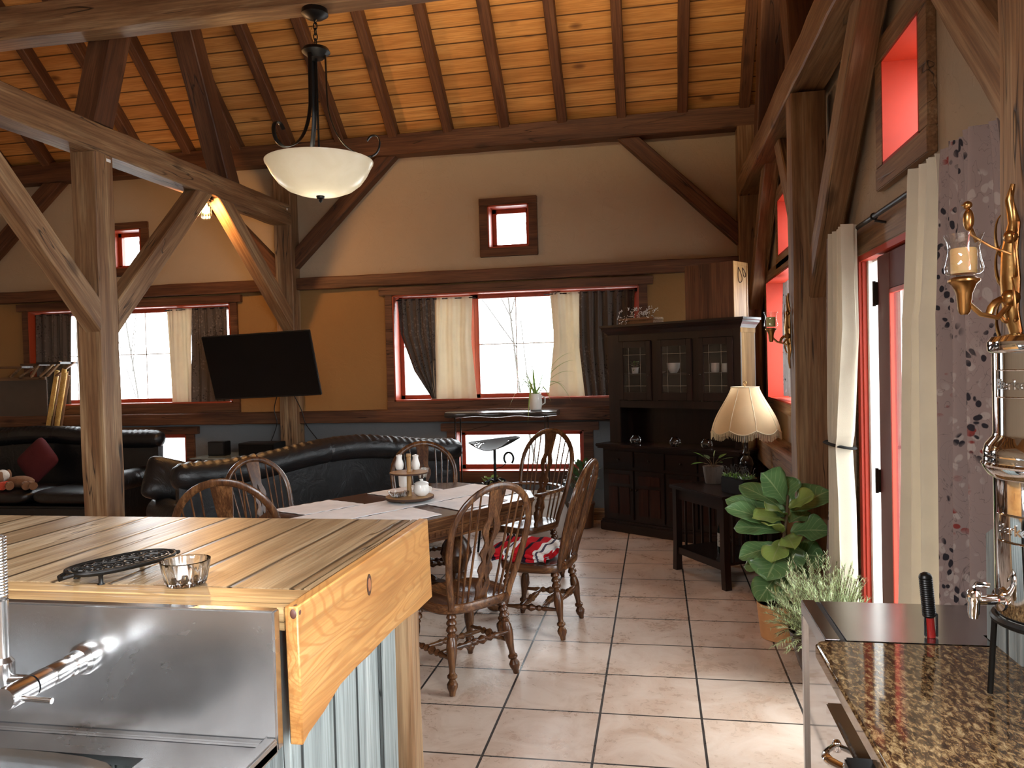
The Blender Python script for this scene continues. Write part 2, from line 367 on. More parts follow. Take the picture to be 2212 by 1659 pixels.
    def prism(s, poly, f0, f1):
        """poly: 2-D outline; f0/f1 map (u,v)->3-D for both faces"""
        n = len(poly); o = len(s.v); s.v += [Vector(f0(*p)) for p in poly]+[Vector(f1(*p)) for p in poly]
        s.f.append(tuple(o+i for i in reversed(range(n)))); s.f.append(tuple(o+n+i for i in range(n)))
        for i in range(n): j = (i+1) % n; s.f.append((o+i, o+j, o+n+j, o+n+i))
        return s
    def sheet(s, fn, nu, nv, th):
        """thin solid sheet"""
        o = len(s.v); g = MB().grid(fn, nu, nv); k = len(g.v); P = lambda i, j: g.v[i*(nv+1)+j]
        nrm = []
        for i in range(nu+1):
            for j in range(nv+1):
                du = P(min(i+1, nu), j)-P(max(i-1, 0), j); dv = P(i, min(j+1, nv))-P(i, max(j-1, 0)); x = du.cross(dv)
                nrm.append(x.normalized() if x.length > 1e-12 else Vector((0, 0, 1)))
        s.v += g.v+[v+n_*th for v, n_ in zip(g.v, nrm)]
        s.f += [tuple(o+i for i in f) for f in g.f]+[tuple(o+k+i for i in reversed(f)) for f in g.f]
        bd = [i*(nv+1) for i in range(nu+1)]+[nu*(nv+1)+j for j in range(1, nv+1)]+[i*(nv+1)+nv for i in range(nu-1, -1, -1)]+[j for j in range(nv-1, 0, -1)]
        for a, b in zip(bd, bd[1:]+bd[:1]): s.f.append((o+b, o+a, o+k+a, o+k+b))
        return s
    def xf(s, M_): s.v = [M_ @ v for v in s.v]; return s
    def obj(s, name, mat, parent=None, smooth=True, world=True, sharp=35, base=False):
        me = bpy.data.meshes.new(name)
        off = Vector((0, 0, 0))
        if base and s.v:
            xs = [v.x for v in s.v]; ys = [v.y for v in s.v]; off = Vector(((min(xs)+max(xs))/2, (min(ys)+max(ys))/2, min(v.z for v in s.v)))
        me.from_pydata([tuple(v-off) for v in s.v], [], s.f); me.validate(); me.update()
        bm = bmesh.new(); bm.from_mesh(me); bmesh.ops.recalc_face_normals(bm, faces=bm.faces[:]); bm.to_mesh(me); bm.free()
        if s.uv:
            ul = me.uv_layers.new(name='UVMap')
            for l in me.loops: ul.data[l.index].uv = s.uv.get(l.vertex_index, (0, 0))
        if smooth:
            me.shade_smooth()
            try: me.set_sharp_from_angle(angle=R(sharp))
            except Exception: pass
        me.materials.append(mat)
        o = bpy.data.objects.new(name, me); col.objects.link(o); o.location = off
        if parent:
            o.parent = parent
            if world: o.matrix_parent_inverse = PM(parent).inverted()
        return o
def PM(o):
    mt = Matrix.LocRotScale(o.location, o.rotation_euler, o.scale)
    return PM(o.parent) @ o.matrix_parent_inverse @ mt if o.parent else mt
def tag(o, label, cat, group=None, kind=None):
    o['label'] = label; o['category'] = cat
    if group: o['group'] = group
    if kind: o['kind'] = kind
    return o
def thing(name, label, cat, loc=(0, 0, 0), rotz=0, group=None):
    o = bpy.data.objects.new(name, None); o.empty_display_size = .05; col.objects.link(o); o.location = loc; o.rotation_euler = (0, 0, rotz)
    return tag(o, label, cat, group)
def struct(o): o['kind'] = 'structure'; return o
def children_of(o): return [c for c in bpy.data.objects if c.parent == o]
def dup(root, loc, rotz, label, group=None, kids=None):
    r = root.copy(); col.objects.link(r); r.location = loc; r.rotation_euler = (0, 0, rotz); r['label'] = label
    if group: r['group'] = group
    def rec(a, b):
        for ch in children_of(a):
            if ch is b: continue
            c = ch.copy(); col.objects.link(c); c.parent = b; rec(ch, c)
    rec(root, r); return r
def timber_mesh(L, w, h, jit=.004, ch=.008):
    n = max(3, int(L/.22)); rs = []
    for i in range(n+1):
        x = L*i/n; jw = [random.uniform(-jit, jit) for _ in range(4)]; a, b = w/2, h/2
        pts = []
        for (sy, sz, k) in ((-1, -1, 0), (1, -1, 1), (1, 1, 2), (-1, 1, 3)):
            ya, za = sy*(a+jw[k]), sz*(b+jw[(k+1) % 4])
            if (sy, sz) in ((-1, -1), (1, 1)): pts += [(x, ya, za-sz*ch), (x, ya-sy*ch, za)]
            else: pts += [(x, ya-sy*ch, za), (x, ya, za-sz*ch)]
        rs.append(pts)
    return MB().rings(rs)
def timber(name, p, q, w, h, label=None, cat=None, mat=None, up=(0, 0, 1), parent=None, group=None, jit=.004, cuts=()):
    """squared timber from p to q; local X runs along the grain; w sideways, h along 'up'"""
    p, q = Vector(p), Vector(q); d = (q-p); L = d.length; d.normalize(); up = Vector(up)
    if abs(d.dot(up)) > .99: up = Vector((0, 1, 0))
    sy = up.cross(d).normalized(); sz = d.cross(sy).normalized()
    o = timber_mesh(L, w, h, jit).obj(name, mat or M['timber_x'], None, True, sharp=30)
    mt = Matrix((d, sy, sz)).transposed().to_4x4(); mt.translation = p; o.matrix_world = mt
    if cuts:
        inv = mt.inverted(); bm = bmesh.new(); bm.from_mesh(o.data)
        for co_, no_ in cuts:      # keep the side the normal points away from
            r_ = bmesh.ops.bisect_plane(bm, geom=bm.verts[:]+bm.edges[:]+bm.faces[:], plane_co=inv @ Vector(co_), plane_no=inv.to_3x3() @ Vector(no_), clear_outer=True)
            ed = [e for e in r_['geom_cut'] if isinstance(e, bmesh.types.BMEdge)]
            if ed: bmesh.ops.contextual_create(bm, geom=ed)
        bmesh.ops.recalc_face_normals(bm, faces=bm.faces[:]); bm.to_mesh(o.data); bm.free(); o.data.shade_smooth(); o.data.set_sharp_from_angle(angle=R(30))
    if parent: o.parent = parent; o.matrix_parent_inverse = PM(parent).inverted()
    if label: tag(o, label, cat, group)
    return o

def text_mesh(name, body, size, extrude, mat, parent, mw):
    tc = bpy.data.curves.new('t', 'FONT'); tc.body = body; tc.size = size; tc.extrude = extrude; tc.align_x = 'CENTER'
    to = bpy.data.objects.new('t', tc); col.objects.link(to); bpy.context.view_layer.update()
    me = bpy.data.meshes.new_from_object(to.evaluated_get(bpy.context.evaluated_depsgraph_get())); bpy.data.objects.remove(to); me.transform(mw)
    me.materials.clear(); me.materials.append(mat); o = bpy.data.objects.new(name, me); col.objects.link(o)
    if parent: o.parent = parent; o.matrix_parent_inverse = PM(parent).inverted()
    return o
# ================================================================== the building
TAN42 = math.tan(R(42)); BACK = 8.10; RIGHT = 1.06; LEFT = -9.0; FRONT = -3.0; RIDGE = 2.5; TH = .28
def roof_z(y): return 4.265+TAN42*((7.9-y) if y > RIDGE else (7.9-2*RIDGE+y))
o = MB().box(LEFT-.3, RIGHT+.3, FRONT-.3, BACK+.3, -.12, 0).obj('floor', M['tiles'], smooth=False); struct(o)
def cells(u0, u1, z0, z1, holes):
    us = sorted({u0, u1, *[h[0] for h in holes], *[h[1] for h in holes]}); zs = sorted({z0, z1, *[h[2] for h in holes], *[h[3] for h in holes]})
    us = [u for u in us if u0 <= u <= u1]; zs = [z for z in zs if z0 <= z <= z1]; out = []
    for a, b in zip(us, us[1:]):
        run = None
        for c, d in zip(zs, zs[1:]):
            if any(h[0] <= (a+b)/2 <= h[1] and h[2] <= (c+d)/2 <= h[3] for h in holes):
                if run: out.append(run); run = None
            else: run = (a, b, run[2], d) if run else (a, b, c, d)
        if run: out.append(run)
    return out
# openings (along the wall from, to, bottom, top)
W_MAIN = (-2.80, -.16, 1.27, 2.42); W_LEFT = (-7.34, -4.72, 1.29, 2.42); W_LOW = (-2.13, -.76, .50, .94); W_LOWL = (-6.75, -5.32, .50, .94)
W_SM = (-1.72, -1.28, 2.87, 3.32); W_SML = (-6.25, -5.81, 2.87, 3.32)
hb = [W_MAIN, W_LEFT, W_LOW, W_LOWL, W_SM, W_SML]
top = MB()
for a, b, c, d in cells(LEFT-.3, RIGHT+.3, 2.55, 4.25, hb): top.box(a, b, BACK, BACK+TH, c, d)
wb = struct(top.obj('wall_back', M['plaster_tan'], smooth=False))
g = MB()
for a, b, c, d in cells(LEFT-.3, RIGHT+.3, 1.10, 2.55, hb): g.box(a, b, BACK, BACK+TH, c, d)
g.obj('plaster_band', M['plaster_ochre'], wb, False)['label'] = 'ochre plaster band between the rails'
g = MB()
for a, b, c, d in cells(LEFT-.3, RIGHT+.3, 0, 1.10, hb): g.box(a, b, BACK, BACK+TH, c, d)
g.obj('plaster_band', M['plaster_grey'], wb, False)['label'] = 'blue grey plaster band below the lower rail'
# right wall
D_NEAR, D_FAR, D_TOP = 2.32, 4.24, 2.13
W_UP1 = (3.29, 3.79, 2.48, 2.95); W_UP2 = (6.28, 6.86, 2.48, 2.95); W_SIDE = (5.70, 7.62, 1.26, 2.34)
g = MB()
W_KIT = (-2.3, 1.1, 1.12, 2.40)
for a, b, c, d in cells(FRONT, BACK, 0, 4.1, [(D_NEAR, D_FAR, 0, D_TOP), W_UP1, W_UP2, W_SIDE, W_KIT]): g.box(RIGHT, RIGHT+TH, a, b, c, d)
gable = [(FRONT, 4.1), (BACK, 4.1), (RIDGE, roof_z(RIDGE)-.02)]
g.prism(gable, lambda u, v: (RIGHT, u, v), lambda u, v: (RIGHT+TH, u, v))
struct(g.obj('wall_right', M['plaster_tan'], smooth=False))
g = MB().box(LEFT-TH, LEFT, FRONT, BACK, 0, 4.1); g.prism(gable, lambda u, v: (LEFT, u, v), lambda u, v: (LEFT-TH, u, v))
struct(g.obj('wall_left', M['plaster_tan'], smooth=False))
g = MB()
for a, b, c, d in cells(LEFT-.3, RIGHT+.3, 0, 4.2, []): g.box(a, b, FRONT-TH, FRONT, c, d)
struct(g.obj('wall_front', M['plaster_white'], smooth=False))
# ceiling boards, one pitch each side of the ridge
Ls = (8.4-RIDGE)/math.cos(R(42))
for k in (0, 1):
    o = MB().box(-10.6, .3, 0, Ls, 0, .05).obj('ceiling', M['ceiling'], smooth=False); struct(o)
    if k == 0: mt = Matrix(((-1, 0, 0), (0, -math.cos(R(42)), math.sin(R(42))), (0, math.sin(R(42)), math.cos(R(42))))).transposed().to_4x4(); mt.translation = Vector((-9.3, 8.4, roof_z(8.4)))
    else: mt = Matrix(((1, 0, 0), (0, math.cos(R(42)), math.sin(R(42))), (0, -math.sin(R(42)), math.cos(R(42))))).transposed().to_4x4(); mt.translation = Vector((1.3, 2*RIDGE-8.4, roof_z(8.4)))
    o.matrix_world = mt
    if k: o.data.transform(Matrix.Identity(4))

# window units -------------------------------------------------------
def win_back(n, hole, sashes, grid, casing=.085, casing_r=None, ears=0.0, depth=.20, sill=.11, curtainrod=False):
    a, b, c, d = hole; ws = []
    w = MB()
    y0, y1 = BACK-.035, BACK
    w.box(a-casing, b+casing, y0-.01, y1, d, d+.075, .004) if not ears else w.box(a-casing-ears, b+casing+ears, y0-.02, y1, d, d+.085, .004)
    w.box(a-casing, a, y0, y1, c-(0 if ears else casing), d, .004); w.box(b, b+casing, y0, y1, c-(0 if ears else casing), d, .004)
    w.box(a-casing, b+casing, y0-.008, y1, c-(sill if ears else casing), c, .004)
    o = w.obj('window_%d' % n, M['dtimber_x']); struct(o)
    rv = MB(); t_ = .015
    rv.box(a, a+t_, y0, BACK+depth, c, d); rv.box(b-t_, b, y0, BACK+depth, c, d); rv.box(a, b, y0, BACK+depth, d-t_, d); rv.box(a, b, y0, BACK+depth, c, c+t_)
    rv.obj('reveal', M['red_paint'], o, False)
    Y = BACK+depth
    for (s0, s1) in sashes:
        fr = MB(); e = .045
        fr.box(s0, s0+e, Y-.05, Y+.01, c+t_, d-t_, .004); fr.box(s1-e, s1, Y-.05, Y+.01, c+t_, d-t_, .004)
        fr.box(s0, s1, Y-.05, Y+.01, c+t_, c+t_+e, .004); fr.box(s0, s1, Y-.05, Y+.01, d-t_-e, d-t_, .004)
        f = fr.obj('window_frame', M['red_paint'], o)
        MB().box(s0+e, s1-e, Y-.025, Y-.02, c+t_+e, d-t_-e).obj('pane', M['pane'], f, False)
        if grid:
            gm = MB(); xm = (s0+s1)/2; zm = (c+d)/2+.02
            gm.box(xm-.006, xm+.006, Y-.018, Y-.008, c+t_+e, d-t_-e); gm.box(s0+e, s1-e, Y-.018, Y-.008, zm-.006, zm+.006)
            gm.obj('muntin', M['white_ceramic'], f, False)
    return o
win_back(1, W_MAIN, [(-2.785, -1.93), (-1.93, -1.03), (-1.03, -.175)], True, ears=.06)
win_back(2, W_LEFT, [(-7.325, -6.42), (-6.42, -5.46), (-5.46, -4.735)], True, ears=.06)
win_back(3, W_LOW, [(-2.115, -.775)], False, ears=.06, casing=.1)
win_back(4, W_LOWL, [(-6.735, -5.335)], False, ears=.06, casing=.1)
win_back(5, W_SM, [(-1.705, -1.295)], False, casing=.09)
win_back(6, W_SML, [(-6.235, -5.825)], False, casing=.09)
def win_right(n, hole, casing=.10, sash=True):
    a, b, c, d = hole; w = MB(); x0 = RIGHT-.04
    w.box(x0, RIGHT, a-casing, b+casing, d, d+casing, .004); w.box(x0, RIGHT, a-casing, b+casing, c-casing, c, .004)
    w.box(x0+.003, RIGHT, a-casing, a, c, d, .004); w.box(x0+.003, RIGHT, b, b+casing, c, d, .004)
    o = w.obj('window_%d' % n, M['timber_y']); struct(o); t_ = .012; xx = RIGHT+.25
    MB().box(x0+.004, xx, a, a+t_, c, d).box(x0+.004, xx, b-t_, b, c, d).box(x0+.004, xx, a, b, d-t_, d).box(x0+.004, xx, a, b, c, c+t_).obj('reveal', M['red_paint_bright'], o, False)
    f = MB(); e = .035
    f.box(xx-.03, xx, a+t_, a+t_+e, c+t_, d-t_).box(xx-.03, xx, b-t_-e, b-t_, c+t_, d-t_).box(xx-.03, xx, a, b, c+t_, c+t_+e).box(xx-.03, xx, a, b, d-t_-e, d-t_)
    fo = f.obj('window_frame', M['red_paint'], o, False)
    MB().box(xx-.015, xx-.01, a+t_+e, b-t_-e, c+t_+e, d-t_-e).obj('pane', M['pane'], fo, False)
win_right(7, W_UP1); win_right(8, W_UP2); win_right(9, W_SIDE, .09)
# unseen kitchen window, added to let light in from the right
win_right(10, W_KIT)

# glazed door on the right wall ---------------------------------------
g = MB(); g.box(RIGHT-.035, RIGHT+.0, D_NEAR-.1, D_FAR+.14, D_TOP, D_TOP+.15, .004)
g.box(RIGHT-.03, RIGHT, D_FAR+.055, D_FAR+.14, 0, D_TOP, .004); g.box(RIGHT-.03, RIGHT, D_NEAR-.1, D_NEAR, 0, D_TOP, .004)
dr = g.obj('door_1', M['timber_y']); struct(dr)
MB().box(RIGHT-.034, RIGHT-.001, D_FAR, D_FAR+.055, 0, D_TOP).box(RIGHT-.02, RIGHT+.0, D_FAR-.012, D_FAR, 0, D_TOP).box(RIGHT-.03, RIGHT+.02, D_NEAR, D_NEAR+.03, 0, D_TOP).box(RIGHT-.03, RIGHT+.02, D_NEAR, D_FAR, D_TOP-.03, D_TOP).obj('door_frame', M['red_paint_bright'], dr, False)
MB().box(RIGHT+.001, RIGHT+.27, D_FAR-.045, D_FAR, 0, D_TOP).box(RIGHT+.021, RIGHT+.27, D_NEAR, D_NEAR+.045, 0, D_TOP).box(RIGHT+.021, RIGHT+.27, D_NEAR, D_FAR, D_TOP-.04, D_TOP).obj('outer_frame', M['white_ceramic'], dr, False)
SL0 = 3.98   # hinge line of the slab
s = MB(); xa, xb = RIGHT-.015, RIGHT+.03; z0, z1 = .03, D_TOP-.04
s.box(xa, xb, SL0-.20, SL0, z0, z1, .004).box(xa, xb, 2.97, 3.10, z0, z1, .004).box(xa, xb, 3.10, SL0-.20, z1-.17, z1, .004).box(xa, xb, 3.10, SL0-.20, z0, .25, .004)
sl = s.obj('door_slab', M['red_door'], dr)
b_ = MB()
for (ya, yb, za, zb) in ((SL0-.215, SL0-.20, .25, z1-.17), (3.10, 3.12, .25, z1-.17), (3.10, SL0-.20, z1-.19, z1-.17), (3.10, SL0-.20, .25, .27)): b_.box(xa-.006, xa+.012, ya, yb, za, zb, .002)
b_.obj('glazing_bead', M['red_paint_bright'], sl); MB().box(RIGHT-.008, RIGHT-.004, 3.12, SL0-.21, .27, z1-.19).obj('pane', M['pane'], sl, False)
for hz in (onX(1893, 637, RIGHT).z, 1.02, .25):
    h = MB().box(xa-.012, xa, SL0-.012, SL0+.022, hz-.055, hz+.055, .002).cyl((xa-.014, SL0+.004, hz-.06), (xa-.014, SL0+.004, hz+.06), .008, n=10); h.obj('hinge', M['bronze'], sl)
MB().box(RIGHT+.1, RIGHT+.14, SL0+.01, D_FAR-.03, .0, .12).box(RIGHT+.1, RIGHT+.14, SL0-.02, SL0+.02, 0, D_TOP-.03).box(RIGHT+.1, RIGHT+.14, D_FAR-.06, D_FAR-.03, 0, D_TOP-.03).box(RIGHT+.1, RIGHT+.14, SL0, D_FAR-.03, D_TOP-.08, D_TOP-.03).obj('side_light_frame', M['white_ceramic'], dr, False)
MB().box(RIGHT+.118, RIGHT+.122, SL0, D_FAR-.04, .1, D_TOP-.05).obj('pane', M['pane'], dr, False)

# rails of the wall -----------------------------------------------------
def trim(n, p, q, w, h, up=(0, 0, 1)): o = timber('trim_%d' % n, p, q, w, h, mat=M['dtimber_x' if n < 5 else 'timber_x'], up=up); struct(o); return o
trim(1, (-8.77, 8.045, 2.585), (-4.07, 8.045, 2.585), .11, .13); trim(2, (-3.87, 8.045, 2.585), (.82, 8.045, 2.585), .11, .13)
trim(3, (-8.77, 8.035, 1.115), (-4.07, 8.035, 1.115), .13, .13); trim(4, (-3.87, 8.035, 1.115), (.82, 8.035, 1.115), .13, .13)
trim(5, (.96, 5.10, .84), (.96, 7.9, .84), .2, .20); trim(6, (1.02, 5.10, 1.10), (1.02, 5.12, 1.10), .06, .1)
g = MB().box(LEFT, RIGHT, 8.06, BACK, 0, .12, .004); struct(g.obj('baseboard_back', M['timber_x']))
g = MB().box(RIGHT-.03, RIGHT, 4.40, BACK, 0, .12, .004); struct(g.obj('baseboard_right', M['timber_y']))

# ================================================================== timber frame
def post(x, y, z1, label, front=None):
    return timber('support_post', (x, y-(.012 if y > 7 else 0), 0), (x, y-(.012 if y > 7 else 0), z1), .2, .19, label, 'post', up=(0, 1, 0), jit=.003)
post(-3.97, 5.0, 3.215, 'free-standing squared timber post left of the bar, cracked, between the two sofas')
post(-3.97, 8.01, 3.92, 'timber post against the back wall behind the television')
post(.92, 8.01, 3.90, 'dark timber post in the far right corner behind the tall hutch')
post(.92, 5.0, 3.20, 'timber post on the right wall behind the fiddle-leaf fig, carrying the small candle sconce')
post(.93, 2.0, 3.20, 'orange-brown timber post at the right edge of the picture behind the chrome water filter')
post(-8.87, 8.01, 3.90, 'timber post in the far left corner of the living area')
def beam(p, q, w, h, label, up=(0, 0, 1), mat=None): return timber('timber_beam', p, q, w, h, label, 'beam', up=up, mat=mat)
beam((-3.97, FRONT, 3.322), (-3.97, 7.92, 3.322), .2, .213, 'long side beam running from upper left over the free-standing post to the back wall')
beam((.92, FRONT, 3.322), (.92, 7.92, 3.322), .2, .20, 'pale side beam running along the top of the right wall posts')
beam((LEFT, 8.01, 4.0), (RIGHT, 8.01, 4.0), .18, .215, 'horizontal plate beam along the top of the back wall under the rafters', mat=M['dtimber_x'])
beam((LEFT, 4.99, 4.18), (RIGHT, 4.99, 4.18), .18, .24, 'cross beam at the upper left holding the bowl chandelier')
def brace(p, q, label, w=.13, h=.17, up=(0, 0, 1)):
    p, q = Vector(p), Vector(q); d = (q-p).normalized(); hz = Vector((d.x, d.y, 0)).normalized()
    side = p+hz*(.0); ax = 0 if abs(hz.x) > abs(hz.y) else 1
    fx = {0: [(-3.869 if p.x > -4 and hz.x > 0 else None), ], 1: None}
    if ax == 1: face = {1: (5.097 if p.y > 4 else 2.097), -1: (7.888 if p.y > 6 else 4.903)}[1 if hz.y > 0 else -1]; c0 = (p.x, face, p.z); ztop = 3.213 if p.x < 0 else 3.219
    else: face = (-3.868 if p.x > -4 and p.x < -3 else -8.768 if p.x < -8 else (.818 if p.x > 0 else -4.072)); c0 = (face, p.y, p.z); ztop = 3.89
    p2 = p-d*.25; q2 = q+d*.25
    return timber('timber_brace', p2, q2, w, h, label, 'brace', up=up, jit=.002, mat=M['dtimber_x' if ax == 0 else 'timber_x'], cuts=[(c0, -hz), ((0, 0, ztop), (0, 0, 1))])
# side rows: flush with the room face of the beams
brace((-3.935, 4.97, 1.99), (-3.935, 3.72, 3.26), 'diagonal brace from free-standing post up to the left edge of the picture')
brace((-3.935, 5.03, 1.99), (-3.935, 6.36, 3.30), 'diagonal brace from free-standing post up and back to the side beam by the caged bulb')
brace((-3.935, 7.97, 2.12), (-3.935, 6.52, 3.30), 'orange-lit diagonal brace beside the caged bulb down to the television post')
brace((.965, 4.95, 2.05), (.965, 3.66, 3.28), 'long brace from sconce post up above the curtain rod', w=.12)
brace((.965, 2.05, 2.10), (.965, 3.12, 3.26), 'broad brace at the upper right corner right of the little red window', w=.12)
brace((.965, 5.05, 2.05), (.965, 6.10, 3.26), 'thin-looking brace behind the sconce post above the small far window', w=.12)
brace((.965, 7.97, 2.15), (.965, 6.75, 3.26), 'dark brace in the far right corner above the hutch', w=.12)
brace((-3.90, 8.035, 2.83), (-2.74, 8.035, 3.95), 'brace from the television post up right to the plate beam, behind the chandelier', w=.12, h=.155)
brace((.86, 8.035, 2.83), (-.29, 8.035, 3.95), 'brace from far right corner up left to the plate beam', w=.12, h=.155)
brace((-4.04, 8.035, 2.70), (-5.25, 8.035, 3.95), 'brace from the television post up left, behind the caged bulb', w=.12, h=.155)
brace((-8.80, 8.035, 2.20), (-6.80, 8.035, 3.95), 'dark brace on the back wall at the far left edge', w=.12, h=.17)
def strut(p, q, label):
    far = p[1] > 6; zb_ = 3.432 if p[0] < 0 else 3.425
    n2 = Vector((0, 6.10-3.42, 6.78-5.55)).normalized()
    cuts = [((0, 0, zb_), (0, 0, -1)), ((0, 0, 5.97), (0, 0, 1))]+([] if far else [(Vector((0, 6.78, 3.42))-n2*.1, n2)])
    return timber('canted_strut', Vector(p)+(Vector(p)-Vector(q)).normalized()*.1, q, .195, .19, label, 'strut', mat=M['dtimber_x'], up=(1, 0, 0), cuts=cuts)
strut((-3.97, 5.02, 3.42), (-3.97, 5.80, 5.92), 'canted roof strut rising over the free-standing post')
strut((-3.97, 6.78, 3.42), (-3.97, 5.55, 6.10), 'canted roof strut rising left of the chandelier chain')
strut((.92, 5.02, 3.41), (.92, 5.80, 5.92), 'canted roof strut above the sconce post')
strut((.92, 6.60, 3.41), (.92, 5.45, 5.95), 'dark red canted roof strut right of the last rafter')
timber('timber_beam', (LEFT, 5.70, 6.08), (RIGHT, 5.70, 6.08), .2, .2, 'purlin high under the roof behind the cross beam', 'beam')
# rafters, 0.6 m apart
ords = ['rightmost', 'second from right', 'third from right', 'fourth from right', 'fifth from right', 'sixth from right', 'seventh from right', 'eighth from right', 'ninth from right', 'tenth from right', 'eleventh from right', 'twelfth from right', 'thirteenth from right', 'fourteenth from right', 'fifteenth from right', 'sixteenth from right']
xs = [.90]+[.309-.6*k for k in range(15)]
rf0 = None
for k, x in enumerate(xs):
    L = (8.1-RIDGE)/math.cos(R(42)); w = .10
    a = Vector((x, 8.1, roof_z(8.1)-.088)); b = Vector((x, RIDGE+.05, roof_z(RIDGE+.05)-.088))
    o = timber('rafter', a, b, w, .13, 'dark roof rafter against the pine boards, %s' % ords[k], 'rafter', mat=M['dtimber_x'], group='rafters of the plank roof')

# housings of the two added out-of-frame lights
k = thing('added_panel_housing', 'added out-of-view panel light, flat and white, over the kitchen floor', 'ceiling light', (-1.5, -.35, 3.03))
MB().box(-2.28, -.72, -.67, -.03, 3.03, 3.08, .01).obj('housing', M['white_ceramic'], k)
for x in (-2.1, -.9): MB().cyl((x, -.35, 3.08), (x, -.35, 6.0), .006, n=6).obj('cable', M['black_metal'], k)
k = thing('added_strip_housing', 'added out-of-view slim strip light lying on top of the cross beam', 'strip light', (-.9, 5.02, 4.303))
MB().box(-2.45, .65, 4.97, 5.07, 4.303, 4.335, .004).obj('channel', M['black_metal'], k)
# ================================================================== bar counter and sink
H_BAR = 1.12; XE = -.745; YN, YF = 1.50, 2.43
bar = thing('bar_counter', 'worn wooden bar counter with live-edge end plank over grey barn boards', 'bar counter', (-1.9, 1.95, 0))
MB().box(-3.4, XE-.055, YN+.13, YF, H_BAR-.05, H_BAR, .003).obj('counter_top', M['bar_top'], bar)
o = MB().box(-3.4, XE-.03, YN, YN+.063, H_BAR-.05, H_BAR-.001, .003).obj('edge_board', M['bar_rail'], bar)
MB().box(-3.4, XE-.03, YN+.065, YN+.128, H_BAR-.05, H_BAR, .003).obj('edge_board', M['bar_rail'], bar)
MB().box(XE-.053, XE-.031, YN+.13, YF, H_BAR-.05, H_BAR+.001, .003).obj('edge_board', M['bar_top'], bar)
low = [(655, 1612), (668, 1585), (700, 1540), (735, 1482), (770, 1443), (800, 1415), (825, 1388), (850, 1362), (878, 1338), (905, 1318), (934, 1290)]
pl = [onX(x, y, XE) for x, y in low]
out = [(YN-.004, H_BAR+.003)]+[(max(YN-.004, p.y), p.z) for p in pl]+[(YF+.005, H_BAR+.003)]
o = MB().prism(out, lambda u, v: (XE-.03, u, v), lambda u, v: (XE, u, v)).obj('end_plank', M['end_plank'], bar, True)
bm = bmesh.new(); bm.from_mesh(o.data); bmesh.ops.bevel(bm, geom=bm.edges[:], offset=.003, segments=1, affect='EDGES'); bm.to_mesh(o.data); bm.free()
kn = onX(797, 1263, XE)   # the big oval knot of the plank, and the dark corner knot
MB().lathe((XE-.004, kn.y, kn.z), (XE+.0012, kn.y, kn.z), [(0, .016), (1, .016)], 20).xf(Matrix.Translation((0, kn.y, kn.z)) @ Matrix.Diagonal((1, .95, 1.75, 1)) @ Matrix.Translation((0, -kn.y, -kn.z))).obj('knot', simple('knot_ring', (.05, .018, .008), .5), o)
MB().lathe((XE-.004, kn.y, kn.z), (XE+.0022, kn.y, kn.z), [(0, .010), (1, .009)], 20).xf(Matrix.Translation((0, kn.y, kn.z)) @ Matrix.Diagonal((1, .95, 1.9, 1)) @ Matrix.Translation((0, -kn.y, -kn.z))).obj('knot', simple('knot_heart', (.30, .11, .04), .5), o)
MB().ball((XE-.010, YN+.008, H_BAR-.012), .011, .016, .016).obj('knot', simple('knot_corner', (.09, .03, .02), .5), o)
MB().box(-3.3, XE-.065, YN+.07, YF-.16, 0, H_BAR-.05).obj('board_panel', M['barnwood'], bar, False)
bt = MB()
for y in (1.78, 2.12): bt.box(XE-.066, XE-.058, y, y+.022, 0, H_BAR-.06)
bt.obj('batten', M['barnwood'], bar, False)
timber('corner_post', (XE-.075, YF-.085, 0), (XE-.075, YF-.085, H_BAR-.05), .10, .10, parent=bar, up=(0, 1, 0))
MB().box(-3.3, XE-.2, YF-.13, YF-.05, 0, H_BAR-.05).obj('back_panel', M['barnwood'], bar, False)

YS, DZ = 1.46, .862   # splash face and deck height
sink = thing('steel_sink', 'brushed stainless steel sink unit with tall splashback set against the bar', 'sink', (-1.4, 1.1, 0))
XS = XE-.035
sp = MB().box(-2.6, XS, YS, YS+.028, DZ-.03, H_BAR+.004, .004); sp.obj('splashback', M['sink_steel'], sink)
dk = MB()
for a, b, c, d in cells(-2.6, XS, .80, YS, [(-2.2, -1.02, .9, 1.37)]): dk.box(a, b, c, d, DZ-.03, DZ-.012)
dk.box(XS-.028, XS, .80, YS, DZ-.03, DZ, .003).box(-2.6, XS-.028, YS-.02, YS, DZ-.014, DZ-.004, .003)
dk.obj('drain_deck', M['sink_steel'], sink)
def bowl_pt(u, v):
    a = 2*math.pi*u; n = 6; ca, sa = math.cos(a), math.sin(a)
    k = (abs(ca)**n+abs(sa)**n)**(-1/n); rx, ry = .59, .235
    prof = [(1.0, 0), (.985, -.008), (.96, -.03), (.95, -.16), (.90, -.19), (0.0, -.195)]
    f = v*(len(prof)-1); i = min(int(f), len(prof)-2); t = f-i
    s = prof[i][0]*(1-t)+prof[i+1][0]*t; z = prof[i][1]*(1-t)+prof[i+1][1]*t
    return (-1.61+ca*k*rx*s, 1.135+sa*k*ry*s, DZ-.012+z)
MB().grid(bowl_pt, 64, 15).obj('basin', M['sink_steel'], sink)
MB().box(-2.6, XS, .80, .815, DZ-.25, DZ-.012).box(-2.55, XS-.01, .83, YS-.01, 0, .60).obj('apron', M['sink_steel'], sink, False)
